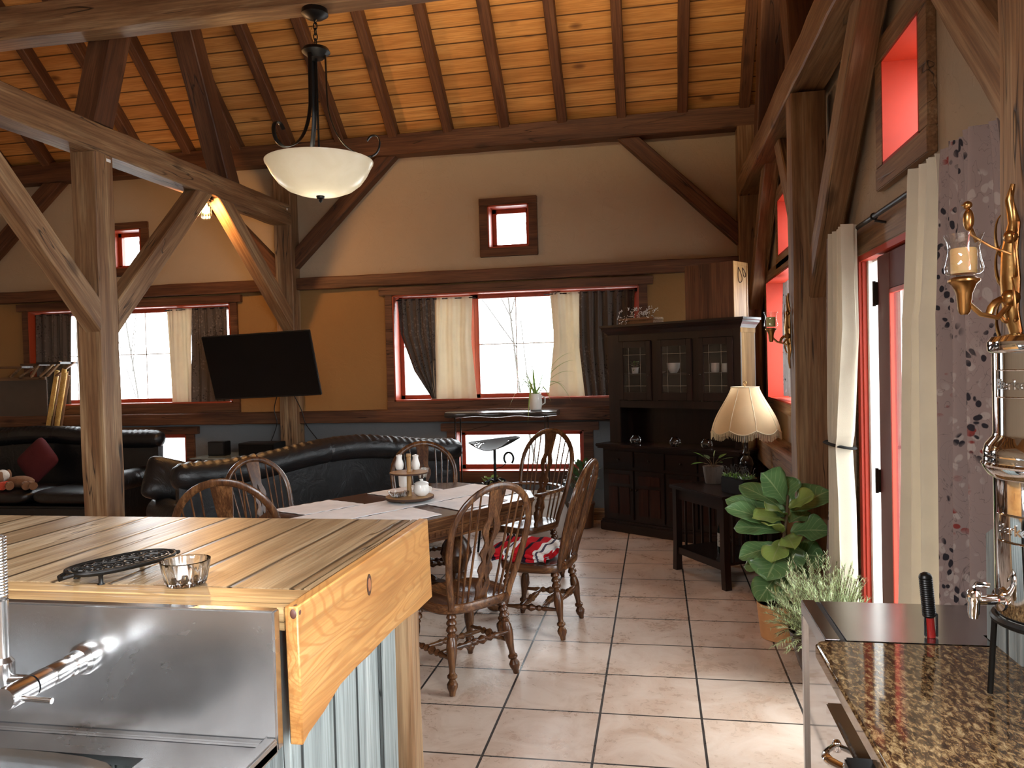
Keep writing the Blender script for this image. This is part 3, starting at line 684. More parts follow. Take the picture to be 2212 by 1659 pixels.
# wall-mounted tap
M['tap_metal'] = simple('satin_chrome', (.62, .62, .62), .2, 1)
fl = onY(187, 1420, YS); X0 = fl.x; Z0 = fl.z
tap = thing('wall_tap', 'chrome wall-mounted tap with lever on the steel splashback', 'tap', (X0, YS, Z0))
MB().lathe((X0, YS, Z0), (X0, YS-.028, Z0), [(0, .034), (.5, .034), (.7, .031), (1, .026)], 28).obj('flange', M['tap_metal'], tap)
MB().lathe((X0, YS-.02, Z0), (X0, YS-.15, Z0), [(0, .0225), (.20, .0225), (.22, .019), (.32, .019), (.34, .0215), (.62, .0215), (.66, .018), (.70, .022), (1, .022)], 24).obj('body', M['tap_metal'], tap)
MB().lathe((X0, YS-.155, Z0), (X0, YS-.215, Z0), [(0, .0225), (.9, .0225), (1, .021)], 24).obj('cap', M['tap_metal'], tap)
MB().cyl((X0+.015, YS-.195, Z0-.004), (X0+.085, YS-.195, Z0-.006), .0055, n=12).obj('lever', M['tap_metal'], tap)
XP_ = onY(4, 1350, YS-.13).x
MB().cyl((X0-.01, YS-.13, Z0), (XP_, YS-.13, Z0), .012, n=14).obj('cross_pipe', M['tap_metal'], tap)
MB().lathe((XP_, YS-.13, Z0-.03), (XP_, YS-.13, Z0+.16), [(0, .016), (.1, .020), (.35, .020), (.4, .013), (1, .013)], 18).obj('riser', M['tap_metal'], tap)
spg = [(XP_+.012*math.cos(t*2*math.pi), YS-.13+.012*math.sin(t*2*math.pi), Z0+.16+t*.006) for t in [k/10 for k in range(0, 220)]]
MB().tube(spg, .002, 6).obj('spring', M['tap_metal'], tap)

# cast-iron trivet ------------------------------------------------------
c0 = (onZ(150, 1258, H_BAR)+onZ(380, 1205, H_BAR))/2; c0 = onZ(262, 1238, H_BAR)
dirv = (onZ(383, 1205, H_BAR)-onZ(145, 1262, H_BAR)); ang = math.atan2(dirv.y, dirv.x)
tv = thing('iron_trivet', 'black cast-iron openwork trivet on the bar beside the glass dish', 'trivet', (c0.x+.004, c0.y, H_BAR), ang); tv.scale = (.86, .92, 1.0)
def oval(a, b, z, n=48, p=2.6): return [((abs(math.cos(t))**(2/p))*math.copysign(a, math.cos(t)), (abs(math.sin(t))**(2/p))*math.copysign(b, math.sin(t)), z) for t in [2*math.pi*k/n for k in range(n)]]
tz = .028
MB().tube(oval(.150, .078, tz), (.006, .0045), 8, True).obj('rim', M['black_metal'], tv, world=False)
lt = MB(); lt.tube(oval(.134, .064, tz+.002), .003, 6, True)
for i in range(-4, 5):
    for sgn in (-1, 1):
        cxx = i*.028; k = .062*math.sqrt(max(.05, 1-(cxx/.148)**2))
        lt.tube([(cxx+.011*math.cos(t)*(1-t/14), sgn*(.5*k)+.014*math.sin(t)*(1-t/14), tz+.003) for t in [j*.45 for j in range(22)]], .0026, 5)
        lt.tube([(cxx-.014+.010*math.sin(s*6), sgn*s*k, tz+.002) for s in [j/8 for j in range(9)]], .0024, 5)
lt.tube([(x*.02, .007*math.sin(x*1.9), tz+.004) for x in [j*.5 for j in range(-13, 14)]], .003, 6)
lt.obj('scrollwork', M['black_metal'], tv, world=False)
for sx in (-1, 1):
    for sy in (-1, 1): MB().lathe((sx*.098, sy*.060, 0), (sx*.100, sy*.062, tz), [(0, .010), (.2, .006), (.7, .006), (1, .012)], 10).obj('foot', M['black_metal'], tv, world=False)
    MB().tube([(sx*.148, -.022, tz), (sx*.172, -.012, tz-.004), (sx*.176, 0, tz-.008), (sx*.172, .012, tz-.004), (sx*.148, .022, tz)], .005, 7).obj('handle', M['black_metal'], tv, world=False)
# fluted glass dish
q = onZ(402, 1262, H_BAR)
g = MB(); rs = []
for z, r in [(0.001, .0), (.001, .040), (.004, .044), (.040, .052), (.058, .056), (.0585, .0545), (.056, .0515), (.036, .047), (.010, .040), (.008, .0)]:
    rs.append([(q.x+max(r, .001)*(1+(.035 if 0 < z < .05 and r > .042 else 0)*math.cos(12*a))*math.cos(a), q.y+max(r, .001)*(1+(.035 if 0 < z < .05 and r > .042 else 0)*math.cos(12*a))*math.sin(a), H_BAR+z) for a in [2*math.pi*j/72 for j in range(72)]])
t = NT('pressed_glass'); gb = t.n('BsdfPrincipled', {'Base Color': (.97, .98, .98, 1), 'Roughness': .03, 'IOR': 1.45, 'Transmission Weight': 1.0}).outputs[0]
M['real_glass'] = t.done(gb)
tag(g.rings(rs).obj('glass_ramekin', M['real_glass'], base=True), 'small clear fluted glass dish on the bar right of the black trivet', 'dish')

# ================================================================== right-hand counter
ZG = .91
gr = thing('kitchen_counter', 'polished brown granite counter over steel fronted cabinet', 'kitchen counter', (.7, 1.1, 0))
cor = [(.37+.03-.03*math.cos(a), 2.03-.03+.03*math.sin(a)) for a in [R(k*15) for k in range(7)]]
poly = cor+[(.80, 2.03), (.80, 1.88), (1.04, 1.88), (1.04, .1), (.37, .1)]
o = MB().prism(poly, lambda u, v: (u, v, ZG-.032), lambda u, v: (u, v, ZG)).obj('granite_top', M['granite'], gr)
bm = bmesh.new(); bm.from_mesh(o.data); bmesh.ops.bevel(bm, geom=[e for e in bm.edges if all(abs(v.co.z-ZG) < .001 for v in e.verts)], offset=.006, segments=3, affect='EDGES'); bm.to_mesh(o.data); bm.free()
MB().box(.405, .79, .1, 2.02, .0, ZG-.033).box(.79, 1.04, .1, 1.88, 0, ZG-.033).obj('cabinet', M['black_plastic'], gr, False)
MB().box(.398, .404, 1.60, 2.02, .74, ZG-.04, .001).obj('top_rail', M['steel_polished'], gr, False)
for k, (za, zb) in enumerate(((.60, .80), (.34, .59), (.08, .33))):
    d = MB().box(.378, .403, 1.62, 1.93, za, zb-.004, .003).obj('drawer', M['steel_polished'], gr)
    hp = [(.376-.030*math.sin(math.pi*t)-.002, 1.72+.10*t, zb-.055) for t in [j/10 for j in range(11)]]
    MB().tube(hp, lambda t: (.010, .006), 10).ball((.376, 1.72, zb-.055), .009, .012, .015).ball((.376, 1.82, zb-.055), .009, .012, .015).obj('handle', M['chrome'], d)
dw = thing('dishwasher', 'steel dishwasher with black control edge below the granite counter', 'dishwasher', (.39, 1.1, 0))
MB().box(.355, .404, .85, 1.60, .10, .775, .004).obj('door', M['steel_polished'], dw)
MB().box(.345, .404, .85, 1.60, .777, .83, .004).obj('control_panel', M['black_plastic'], dw)
MB().box(.343, .346, .85, 1.60, .79, .80).obj('trim_strip', M['steel'], dw, False)
text_mesh('lettering', 'Argul', .022, .0003, simple('grey_lettering', (.25, .25, .25), .5), dw, Matrix.Translation((.372, 1.53, .8306)) @ Matrix.Rotation(R(-90), 4, 'Z'))

st = thing('steel_worktop_unit', 'open-framed stainless steel unit with dark mirror-like top beyond the granite', 'appliance', (.66, 2.2, 0))
P = [(.40, 2.04), (.79, 2.04), (.79, 2.115), (.93, 2.115), (.93, 2.37), (.40, 2.37)]
inn = [(.452, 2.04), (.79, 2.04), (.79, 2.115), (.93, 2.115), (.93, 2.365), (.452, 2.365)]
MB().prism(inn, lambda u, v: (u, v, ZG-.03), lambda u, v: (u, v, ZG-.002)).obj('top', M['steel'], st, False)
MB().box(.400, .437, 2.04, 2.37, ZG-.04, ZG, .002).obj('edge_rail', M['steel'], st)
MB().box(.438, .451, 2.04, 2.37, ZG-.03, ZG-.006).obj('gap_strip', M['black_plastic'], st, False)
for (x, y) in ((.400, 2.345), (.905, 2.345)): MB().box(x, x+.025, y, y+.025, 0, ZG-.04, .002).obj('leg', M['steel'], st)
MB().box(.408, .412, 2.04, 2.345, .06, ZG-.04).obj('side_panel', M['steel_polished'], st, False)
MB().box(.415, .90, 2.35, 2.365, .06, ZG-.04).obj('back_panel', M['steel'], st, False)
# ribbed handle
a = Vector((0.0, 0, 0)); top_ = onY(1998, 1236, 2.085); botp = onY(2012, 1390, 2.085); bz = ZG
hd = thing('ribbed_handle_tool', 'tool with ribbed black handle and red shaft standing at the back edge of the granite', 'tool', (botp.x, 2.085, ZG-.002))
pr = [(0, .0135), (.05, .0145), (.62, .0145)]
MB().lathe((botp.x, 2.085, ZG-.001), top_*.3+Vector((botp.x, 2.085, ZG))*.7, [(0, .0105), (1, .0105)], 12).obj('shaft', M['red_plastic'], hd)
MB().box(botp.x-.016, botp.x-.0105, 2.08, 2.09, ZG, ZG+.075, .002).box(botp.x+.0105, botp.x+.0155, 2.08, 2.09, ZG, ZG+.06, .002).obj('side_guard', M['black_plastic'], hd)
rib = [(k/40, .0150+(.0012 if k % 2 else 0)) for k in range(0, 36)]+[(.93, .0145), (.97, .011), (1, .004)]
MB().lathe(top_*.32+Vector((botp.x, 2.085, ZG))*.68, top_, rib, 16).obj('handle', M['black_plastic'], hd)

# chrome water filter ----------------------------------------------------
XFc, YFc = .655, 1.655
def fz(py): return onY(2170, py, YFc).z
edge = onY(2140, 900, YFc).x; RF = .102; XFc = edge+RF*1.06
zt, zm1, zm2, zb_ = fz(738), fz(985), fz(1040), fz(1330)
wf = thing('water_filter', 'tall polished chrome gravity water filter with spigot on black stand', 'water filter', (XFc, YFc, ZG))
MB().lathe((XFc, YFc, zm1), (XFc, YFc, zt), [(0, RF*1.13), (.04, RF*1.14), (.10, RF*1.10), (.17, RF*.98), (.2, RF*.97), (.90, RF*.97), (.91, RF*1.02), (.93, RF*1.05), (1, RF*1.05)], 48).obj('upper_chamber', M['chrome'], wf)
MB().lathe((XFc, YFc, zt), (XFc, YFc, zt+.02), [(0, RF*1.05), (.5, RF*.98), (1, RF*.4)], 48).obj('lid', M['chrome'], wf)
MB().lathe((XFc, YFc, zb_), (XFc, YFc, zm1), [(0, RF*.93), (.02, RF*.97), (.86, RF*.97), (.88, RF*1.07), (.93, RF*1.15), (1, RF*1.13)], 48).obj('lower_chamber', M['chrome'], wf)
MB().lathe((XFc, YFc, zm1-.02), (XFc, YFc, zm1-.012), [(0, RF*1.16), (.5, RF*1.18), (1, RF*1.16)], 48).obj('seam_ring', M['chrome'], wf)
for zc, w_, h_ in ((fz(828), .060, .032), (fz(1135), .060, .032)):
    a0 = math.atan2(-YFc, -XFc)-.66; half = .42; rr = RF*.985
    P_ = lambda a, z: (XFc+rr*math.cos(a), YFc+rr*math.sin(a), z)
    pts = [P_(a0-half+2*half*k/10, zc+h_/2+.01) for k in range(11)]+[P_(a0+half-2*half*k/10, zc-h_/2-.01) for k in range(11)]
    MB().tube(pts, .0016, 6, True).obj('label_frame', M['chrome'], wf)
    lets = []
    for k, ch in enumerate('Berkey'):
        an = a0-.33+.66*k/5
        nx, ny = math.cos(an), math.sin(an); X = Vector((-ny, nx, 0)); Zv = Vector((0, 0, 1)); Nn = Vector((nx, ny, 0))
        mm = Matrix((X, Zv, Nn)).transposed().to_4x4(); mm.translation = Vector((XFc, YFc, zc-.011))+Nn*(RF*.975); lets.append(text_mesh('lettering', ch, .030, .0012, M['steel'], None, mm))
    bmj = bmesh.new()
    for l_ in lets: bmj.from_mesh(l_.data)
    me = bpy.data.meshes.new('lettering'); bmj.to_mesh(me); bmj.free(); me.materials.append(M['steel'])
    for l_ in lets: bpy.data.objects.remove(l_)
    lo = bpy.data.objects.new('lettering', me); col.objects.link(lo); lo.parent = wf; lo.matrix_parent_inverse = PM(wf).inverted()
stn = MB(); stn.tube([(XFc+.10*math.cos(a), YFc+.10*math.sin(a), zb_-.008) for a in [2*math.pi*k/32 for k in range(32)]], .008, 8, True)
for k in range(4):
    a = R(45+90*k); stn.tube([(XFc+.10*math.cos(a), YFc+.10*math.sin(a), zb_-.008), (XFc+.108*math.cos(a), YFc+.108*math.sin(a), zb_-.03), (XFc+.118*math.cos(a), YFc+.118*math.sin(a), ZG+.004)], .006, 8)
stn.obj('stand', M['black_metal'], wf)
sx, sy_ = XFc-RF*.97, YFc-.01; sz = zb_+.035
sg = MB().lathe((sx+.004, sy_, sz), (sx-.05, sy_-.01, sz), [(0, .022), (.15, .022), (.2, .010), (1, .009)], 18).lathe((sx-.05, sy_-.01, sz+.02), (sx-.052, sy_-.01, sz-.035), [(0, .010), (.1, .013), (.35, .014), (.45, .011), (.8, .0105), (1, .008)], 16)
sg.tube([(sx-.05, sy_-.01, sz+.022), (sx-.046, sy_-.006, sz+.03), (sx-.02, sy_+.0, sz+.026)], lambda t: (.007, .003), 8); sg.obj('spigot', M['chrome'], wf)
sgl = MB().cyl((sx+.012, sy_+.012, zb_+.02), (sx+.012, sy_+.012, zm1-.03), .007, n=12); sgl.obj('sight_tube', M['chrome'], wf)
o = MB().prism([(1.905, ZG), (2.09, ZG), (2.09, 1.17), (2.05, 1.19), (2.0, 1.14), (1.95, 1.16), (1.905, 1.2)], lambda u, v: (.79, u, v), lambda u, v: (.812, u, v)).obj('backboard', M['barnwood'], base=True); tag(o, 'small grey weathered board with a wavy top behind the water filter', 'board')

# ================================================================== sconces
def sconce(x, y, z, s, label, wax, bird):
    r = thing('candle_sconce', label, 'wall sconce', (x, y, z)); L = lambda *p: Vector((x-p[0]*s, y+p[1]*s, z+p[2]*s))
    bp = MB()
    bp.tube([L(.012, 0, -.20), L(.016, .01, -.14), L(.014, -.012, -.09), L(.018, .01, -.03), L(.022, 0, .04), L(.018, .012, .11), L(.016, -.008, .17), L(.018, .012, .225), L(.014, .0, .26)], lambda t: (.010*s*(1.2-.6*abs(2*t-1)), .018*s*(1.25-1.0*abs(2*t-1))), 10)
    for k, (zz, q_) in enumerate(((-.10, 1), (-.05, -1), (.03, 1), (.05, -1), (.10, 1), (.15, -1))):
        bp.tube([L(.014+.02*math.sin(t*2.2), q_*(.006+.042*math.sin(t*2.6)), zz+.075*t-.02*math.sin(t*5)) for t in [j/10 for j in range(11)]], lambda t: (.007*s*(1-.8*t), .005*s*(1-.7*t)), 7)
    bp.ball(L(.02, 0, .14), .016*s); bp.ball(L(.022, 0, .0), .02*s)
    bp.obj('back_plate', M['brass'], r)
    am = MB().tube([L(.02, 0, -.01), L(.05, -.0, -.045), L(.085, 0, -.035), L(.12, 0, .0)], .006*s, 8).tube([L(.03+.035*math.cos(t)*(1-t/9), 0.004, -.035+.04*math.sin(t)*(1-t/9)) for t in [j*.4 for j in range(16)]], lambda t: (.007*s*(1-.6*t), .01*s*(1-.6*t)), 8)
    am.obj('arm', M['brass'], r)
    MB().lathe(L(.12, 0, -.035), L(.12, 0, .052), [(0, .008*s), (.08, .013*s), (.55, .017*s), (.80, .026*s), (.88, .034*s), (.93, .034*s), (1, .024*s)], 22).obj('candle_cup', M['brass'], r)
    gl = MB(); prof = [(.0, .022), (.03, .034), (.10, .040), (.2, .041), (.4, .036), (.65, .032), (.85, .036), (1, .042)]
    gl.lathe(L(.12, 0, .055), L(.12, 0, .150), [(t_, r_*s) for t_, r_ in prof], 28, caps=False)
    gl.obj('glass_holder', M['glassware'], r)
    MB().lathe(L(.12, 0, .060), L(.12, 0, .118), [(0, .027*s), (.9, .028*s), (1, .026*s)], 22).obj('candle', wax, r)
    if bird:
        b = MB().ball(L(.105, .01, .185), .012*s, .012*s, .026*s).ball(L(.108, .006, .218), .010*s).tube([L(.10, .012, .17), L(.085, .02, .135)], lambda t: (.008*s, .003*s), 7).cyl(L(.108, .006, .219), L(.124, .0, .218), .004*s, .001, 7)
        b.tube([L(.105, .01, .17), L(.10, .01, .15), L(.06, .005, .12), L(.02, 0, .10)], .003*s, 6); b.obj('bird_ornament', M['brass'], r)
    return r
sconce(.825, 1.97, onY(2137, 645, 1.97).z, 1.0, 'gilded scroll sconce with cream candle and small bird above the chrome water filter', M['candle'], True)
sconce(.817, 5.0, onX(1712, 725, .82).z, 1.0, 'brass candle sconce with pale green candle on the post by the side window', M['candle_green'], False)

# ================================================================== curtains of the door and windows
def curtain(root, name, mat, edges, axis, plane, folds, amp, ph=0.0, nu=90, nv=40, th=.003, drift=0.0, gather=True):
    """edges: (z, a, b) rows from the top down; a..b along the wall; axis 'x' or 'y'"""
    def fn(u, v):
        f = v*(len(edges)-1); i = min(int(f), len(edges)-2); t = f-i; t = t*t*(3-2*t) if len(edges) > 2 else t
        z, a, b = [edges[i][k]*(1-t)+edges[i+1][k]*t for k in range(3)]
        w = abs(b-a); s = a+(b-a)*(u+.012*math.sin(u*folds*6.283*.5+ph+v*3))
        am = amp*(.55+.45*min(1, v*3)) if gather else amp
        d = plane+am*math.sin(u*folds*6.283+ph+.8*math.sin(v*2.2+u*4))+amp*.30*math.sin(u*folds*18.8)*(1-v)**5+am*.35*math.sin(u*folds*2.7*6.283+ph*2)*(1-.6*v)+drift*v
        return (s, d, z) if axis == 'x' else (d, s, z)
    return MB().sheet(fn, nu, nv, th).obj(name, mat, root)
XC = .975
def rod(label, y0, y1, z, x):
    r = thing('curtain_rod', label, 'curtain rod', (x, (y0+y1)/2, z))
    MB().cyl((x, y0, z), (x, y1, z), .011, n=14).obj('pole', M['black_metal'], r)
    MB().lathe((x, y1, z), (x, y1+.07, z), [(0, .012), (.1, .02), (.5, .026), (.9, .02), (1, .006)], 16).obj('finial', M['black_metal'], r)
    for y in (3.75, 2.33): MB().tube([(RIGHT-.002, y, z-.03), (RIGHT-.03, y, z-.03), (x+.002, y, z-.018)], .006, 8).box(RIGHT-.008, RIGHT, y-.02, y+.02, z-.07, z+.02, .002).tube([(x+.013*math.cos(t), y, z+.013*math.sin(t)) for t in [j*.3 for j in range(21)]], .004, 6).obj('bracket', M['black_metal'], r)
    return r
ZR = 2.245
rod('black curtain rod above the glazed door', 2.27, 4.60, ZR, XC)
def cy_(px, py): return onX(px, py, XC-.01)
cu = thing('door_curtain', 'leaf-print curtain with cream lining gathered at the left of the glazed door, tied back', 'curtain', (XC, 4.4, .03))
def edge_rows(rows): # (top py.., left px, right px)
    out = []
    for (py, xl, xr) in rows: L_, R_ = cy_(xl, py), cy_(xr, py); out.append(((L_.z+R_.z)/2, L_.y, R_.y))
    return out
def by_z(rows): return rows
curtain(cu, 'print_panel', M['floral'], [(ZR+.015, 4.50, 4.30), (1.75, 4.54, 4.32), (1.20, 4.47, 4.35), (1.0, 4.47, 4.35), (.5, 4.64, 4.36), (.04, 4.68, 4.38)], 'y', XC-.035, 3.5, .022, .4, 50)
curtain(cu, 'lining', M['lining'], [(ZR+.015, 4.34, 4.01), (1.75, 4.36, 4.00), (1.22, 4.35, 4.14), (1.16, 4.34, 4.17), (.9, 4.36, 4.12), (.04, 4.44, 4.08)], 'y', XC-.045, 4.6, .042, 1.1, 120)
tp = [(XC-.040+.065*math.cos(t), 4.31+.165*math.sin(t), 1.16-.01*math.cos(t)) for t in [2*math.pi*k/28 for k in range(28)]]
MB().tube(tp, (.006, .012), 8, True).obj('tie_back', M['black_fabric'], cu)
cu = thing('door_curtain', 'wide leaf-print curtain with broad cream lining to the right of the glazed door', 'curtain', (XC, 2.8, .03))
curtain(cu, 'lining', M['lining'], [(ZR+.015, 2.96, 2.72), (1.75, 3.00, 2.72), (1.2, 3.06, 2.72), (.04, 3.24, 2.72)], 'y', XC-.05, 3.6, .055, .2, 120)
curtain(cu, 'print_panel', M['floral'], [(ZR+.02, 2.73, 2.38), (1.75, 2.73, 2.37), (1.2, 2.73, 2.37), (.04, 2.74, 2.36)], 'y', XC-.05, 3.2, .042, 2.0, 110)
# side window curtain
cu = thing('window_curtain', 'white and grey print curtain in the side window behind the small sconce', 'curtain', (1.12, 7.1, 1.3))
curtain(cu, 'print_panel', floral('white_leaf_print', (.55, .55, .55), (.12, .12, .13), (.75, .75, .75), None, 1.0, .3), [(2.28, 7.12, 6.85), (1.9, 7.2, 6.75), (1.30, 7.26, 6.60)], 'y', RIGHT+.05, 3, .02, 0, 40)
# back windows: curtains hang inside the reveals
def bx_(px, py=750): return onY(px, py, BACK+.06).x
def back_curtain(label, parts, ztop, zbot, xmid):
    r = thing('window_curtain', label, 'curtain', (xmid, BACK+.06, zbot))
    for nm, mat, ed, fo, am, ph in parts: curtain(r, nm, mat, ed, 'x', BACK+.06, fo, am, ph, 70, 26)
    x0 = min(min(e[1], e[2]) for p in parts for e in p[2]); x1 = max(max(e[1], e[2]) for p in parts for e in p[2])
    MB().cyl((x0-.02, BACK+.065, ztop-.015), (x1+.02, BACK+.065, ztop-.015), .006, n=8).obj('wire', M['black_metal'], r)
    return r
zt_, zb2 = 2.385, 1.29
x = [bx_(p) for p in (862, 940, 945, 1018, 1190, 1252, 1255, 1372)]
back_curtain('dark damask curtain with cream lining in left third of the main window', [
    ('damask_panel', M['damask'], [(zt_, x[0], x[2]), (2.0, x[0]+.02, x[2]), (1.6, x[0]+.16, x[2]), (zb2, x[0]+.36, x[2]-.02)], 5.5, .016, 0),
    ('lining', M['lining'], [(zt_, x[1], x[3]+.03), (1.9, x[1]-.02, x[3]), (zb2-.01, x[1]-.06, x[3]+.04)], 3.2, .012, 1)], zt_, zb2, -2.3)
back_curtain('dark damask curtain with narrow cream lining at the right of the main window', [
    ('lining', M['lining'], [(zt_, x[4], x[5]+.02), (1.9, x[4]+.03, x[5]), (zb2, x[4]-.04, x[5]+.06)], 2.2, .012, .5),
    ('damask_panel', M['damask'], [(zt_, x[5], -.20), (1.8, x[5]+.0, -.22), (zb2, x[5]+.05, -.26)], 6.5, .016, 2)], zt_, zb2, -.6)
x = [bx_(p) for p in (66, 158, 362, 412, 412, 497)]
back_curtain('dark damask curtain in the far left window behind the folded chairs', [
    ('damask_panel', M['damask'], [(zt_, x[0]+.03, x[1]), (1.8, x[0]+.02, x[1]-.02), (zb2, x[0]+.05, x[1]-.05)], 5, .016, 0)], zt_, zb2, -7)
back_curtain('dark damask curtain with cream lining left of the television', [
    ('lining', M['lining'], [(zt_, x[2], x[3]+.03), (1.9, x[2]+.01, x[3]), (zb2, x[2]+.03, x[3])], 2.0, .014, .3),
    ('damask_panel', M['damask'], [(zt_, x[3], x[5]-.02), (1.8, x[3]-.01, x[5]-.02), (zb2, x[3]-.04, x[5]-.03)], 5, .016, 1)], zt_, zb2, -5.1)

# ================================================================== lamps that hang
YCc = 4.99; CC = onY(680, 30, YCc); XH = CC.x
def zh(py, px=690): return onY(px, py, YCc).z
ch = thing('bowl_chandelier', 'wrought iron chandelier with a large frosted glass bowl', 'chandelier', (XH, YCc, zh(436)))
MB().lathe((XH, YCc, 4.06), (XH, YCc, zh(42)), [(0, .085), (.5, .09), (.8, .06), (1, .02)], 28).obj('canopy', M['black_metal'], ch)
z0, z1 = zh(96), zh(38); n = 5; Lk = (z1-z0)/n
for k in range(n):
    zc = z0+Lk*(k+.5); cc = []
    for t in [2*math.pi*j/16 for j in range(16)]:
        a, b = .013*math.cos(t), (Lk*.68)*math.sin(t); cc.append((XH+(a if k % 2 else 0), YCc+(0 if k % 2 else a), zc+b))
    MB().tube(cc, .004, 6, True).obj('chain_link', M['black_metal'], ch)
MB().tube([(XH+.02, YCc, z1), (XH-.035, YCc, z1-.08), (XH-.03, YCc, z1-.15), (XH, YCc, z0)], .002, 6).obj('cord', M['brass'], ch)
MB().lathe((XH, YCc, zh(126)), (XH, YCc, zh(96)), [(0, .05), (.25, .07), (.45, .095), (.7, .085), (.85, .03), (1, .015)], 28).obj('hub', M['black_metal'], ch)
zrim = zh(350); RB = .345
for k in range(3):
    a = R(12+120*k); ca, sa = math.cos(a), math.sin(a)
    pts = [(.062, zh(115)), (.064, zh(165)), (.066, zh(205)), (.074, zh(240)), (.11, zh(280)), (.17, zh(312)), (.25, zh(332)), (.33, zh(341)), (.39, zh(332)), (.412, zh(312)), (.395, zh(297)), (.355, zh(296)), (.325, zh(306))]
    P_ = [Vector((XH+ca*r, YCc+sa*r, z)) for r, z in pts]
    sm = []
    for i in range(len(P_)-1):
        p0, p1, p2, p3 = P_[max(i-1, 0)], P_[i], P_[i+1], P_[min(i+2, len(P_)-1)]
        for j in range(5):
            t = j/5; sm.append(.5*((2*p1)+(p2-p0)*t+(2*p0-5*p1+4*p2-p3)*t*t+(-p0+3*p1-3*p2+p3)*t**3))
    MB().tube(sm+[P_[-1]], (.006, .017), 10, flat=(ca, sa, 0)).obj('arm', M['black_metal'], ch)
MB().cyl((XH, YCc, zh(126)), (XH, YCc, zrim-.02), .007, n=10).obj('stem', M['black_metal'], ch)
zbt = zh(424)
t = NT('alabaster_glass'); co = t.coords(); v = t.noise(co, 5, 4, .6, 1.5)
cc = t.mix(v, (.80, .75, .62), (.92, .89, .80)); d = t.bsdf(cc, .22, 0, None, Specular_IOR_Level=.5); tr = t.n('BsdfTranslucent', {'Color': cc}).outputs[0]
M['alabaster'] = t.done(t.n('MixShader', {0: .5, 1: d, 2: tr}).outputs[0])
prof = [(0.0, .02), (.015, .08), (.07, .15), (.19, .22), (.38, .277), (.62, .318), (.85, .345), (.95, .360), (1.0, .362), (1.0, .354), (.93, .350), (.62, .308), (.38, .267), (.20, .212), (.08, .14), (.04, .02)]
MB().rings([[(XH+r*math.cos(a), YCc+r*math.sin(a), zbt+(zrim-zbt)*t_) for a in [2*math.pi*j/56 for j in range(56)]] for t_, r in prof]).obj('glass_bowl', M['alabaster'], ch)
lamp('bowl_fill_light', (XH, YCc, zbt+.12), 2.2, (1.0, .93, .82), .08)  # added fill lamp that brightens the glass bowl from inside
MB().lathe((XH, YCc, zh(438)), (XH, YCc, zbt+.008), [(0, .004), (.25, .014), (.4, .010), (.55, .026), (1, .030)], 18).obj('finial', M['black_metal'], ch)

bl = onX(458, 450, -3.97); yb = 6.44; zbm = 3.215
cg = thing('caged_bulb_light', 'small glowing bulb in a ribbed glass jar under the side beam', 'ceiling light', (-3.97, yb, zbm-.21))
MB().lathe((-3.97, yb, zbm-.045), (-3.97, yb, zbm+.001), [(0, .05), (.3, .052), (.35, .07), (1, .07)], 24).obj('base', M['bronze'], cg)
jar = [(0, .012), (.04, .035), (.12, .047), (.9, .052), (1, .045)]
MB().lathe((-3.97, yb, zbm-.20), (-3.97, yb, zbm-.045), jar, 32, flute=.05, caps=False).obj('glass_jar', M['glassware'], cg)
lb_ = lamp('cage_bulb_light', (-3.97, yb, zbm-.17), 34, (1.0, .50, .18), .025)
MB().lathe((-3.97, yb, zbm-.15), (-3.97, yb, zbm-.05), [(0, .014), (.15, .032), (.5, .034), (.8, .014), (1, .012)], 16).obj('bulb', M['filament'], cg)

# little white paper tags left on the timbers
for (X_, px, py, w_, h_, nm) in ((-3.868, 234, 347, .045, .022, 'small white paper tag near the top of the free-standing post'), (-3.868, 620, 452, .03, .02, 'small white paper tag at the end of the side beam')):
    q = onX(px, py, X_); tag(MB().box(X_, X_+.002, q.y-w_/2, q.y+w_/2, q.z-h_/2, q.z+h_/2).obj('paper_tag', M['tag_white'], base=True), nm, 'tag')
#q = onX(1679, 384, .815); tag(MB().box(.816, .819, q.y-.02, q.y+.02, q.z-.008, q.z+.008).obj('paper_tag', M['tag_white'], base=True), 'small white paper tag on the dark timbers in the far right corner', 'tag')
# ================================================================== dining table
TC = Vector((-1.617, 4.788, 0)); TD = Vector((.512, .859, 0)); TA = math.atan2(TD.y, TD.x)  # local X = long axis, local -Y = side of the near chair
tb = thing('dining_table', 'dark oak dining table with clipped corners and carved apron', 'dining table', TC, TA)
HL, HW = .84, .555
def octo(hl, hw, c): return [(-hl+c, -hw), (hl-c, -hw), (hl, -hw+c), (hl, hw-c), (hl-c, hw), (-hl+c, hw), (-hl, hw-c), (-hl, -hw+c)]
def plate(poly, z0, z1, ins=.0): return MB().prism(poly, lambda u, v: (u, v, z0), lambda u, v: (u, v, z1))
g = plate(octo(HL, HW, .20), .722, .75); g.prism(octo(HL-.012, HW-.012, .196), lambda u, v: (u, v, .708), lambda u, v: (u, v, .722)); g.prism(octo(HL+.004, HW+.004, .202), lambda u, v: (u, v, .730), lambda u, v: (u, v, .740))
g.obj('tabletop', M['oak_x'], tb, world=False)
g = plate(octo(HL-.06, HW-.06, .19), .60, .708); g.prism(octo(HL-.048, HW-.048, .194), lambda u, v: (u, v, .604), lambda u, v: (u, v, .618)); g.prism(octo(HL-.050, HW-.050, .193), lambda u, v: (u, v, .66), lambda u, v: (u, v, .668))
for k in range(26):
    xx = -HL+.27+k*.046
    if xx < HL-.24: g.box(xx, xx+.022, -HW+.054, -HW+.062, .625, .655, .003).box(xx, xx+.022, HW-.062, HW-.054, .625, .655, .003)
g.obj('apron', M['oak_x'], tb, world=False)
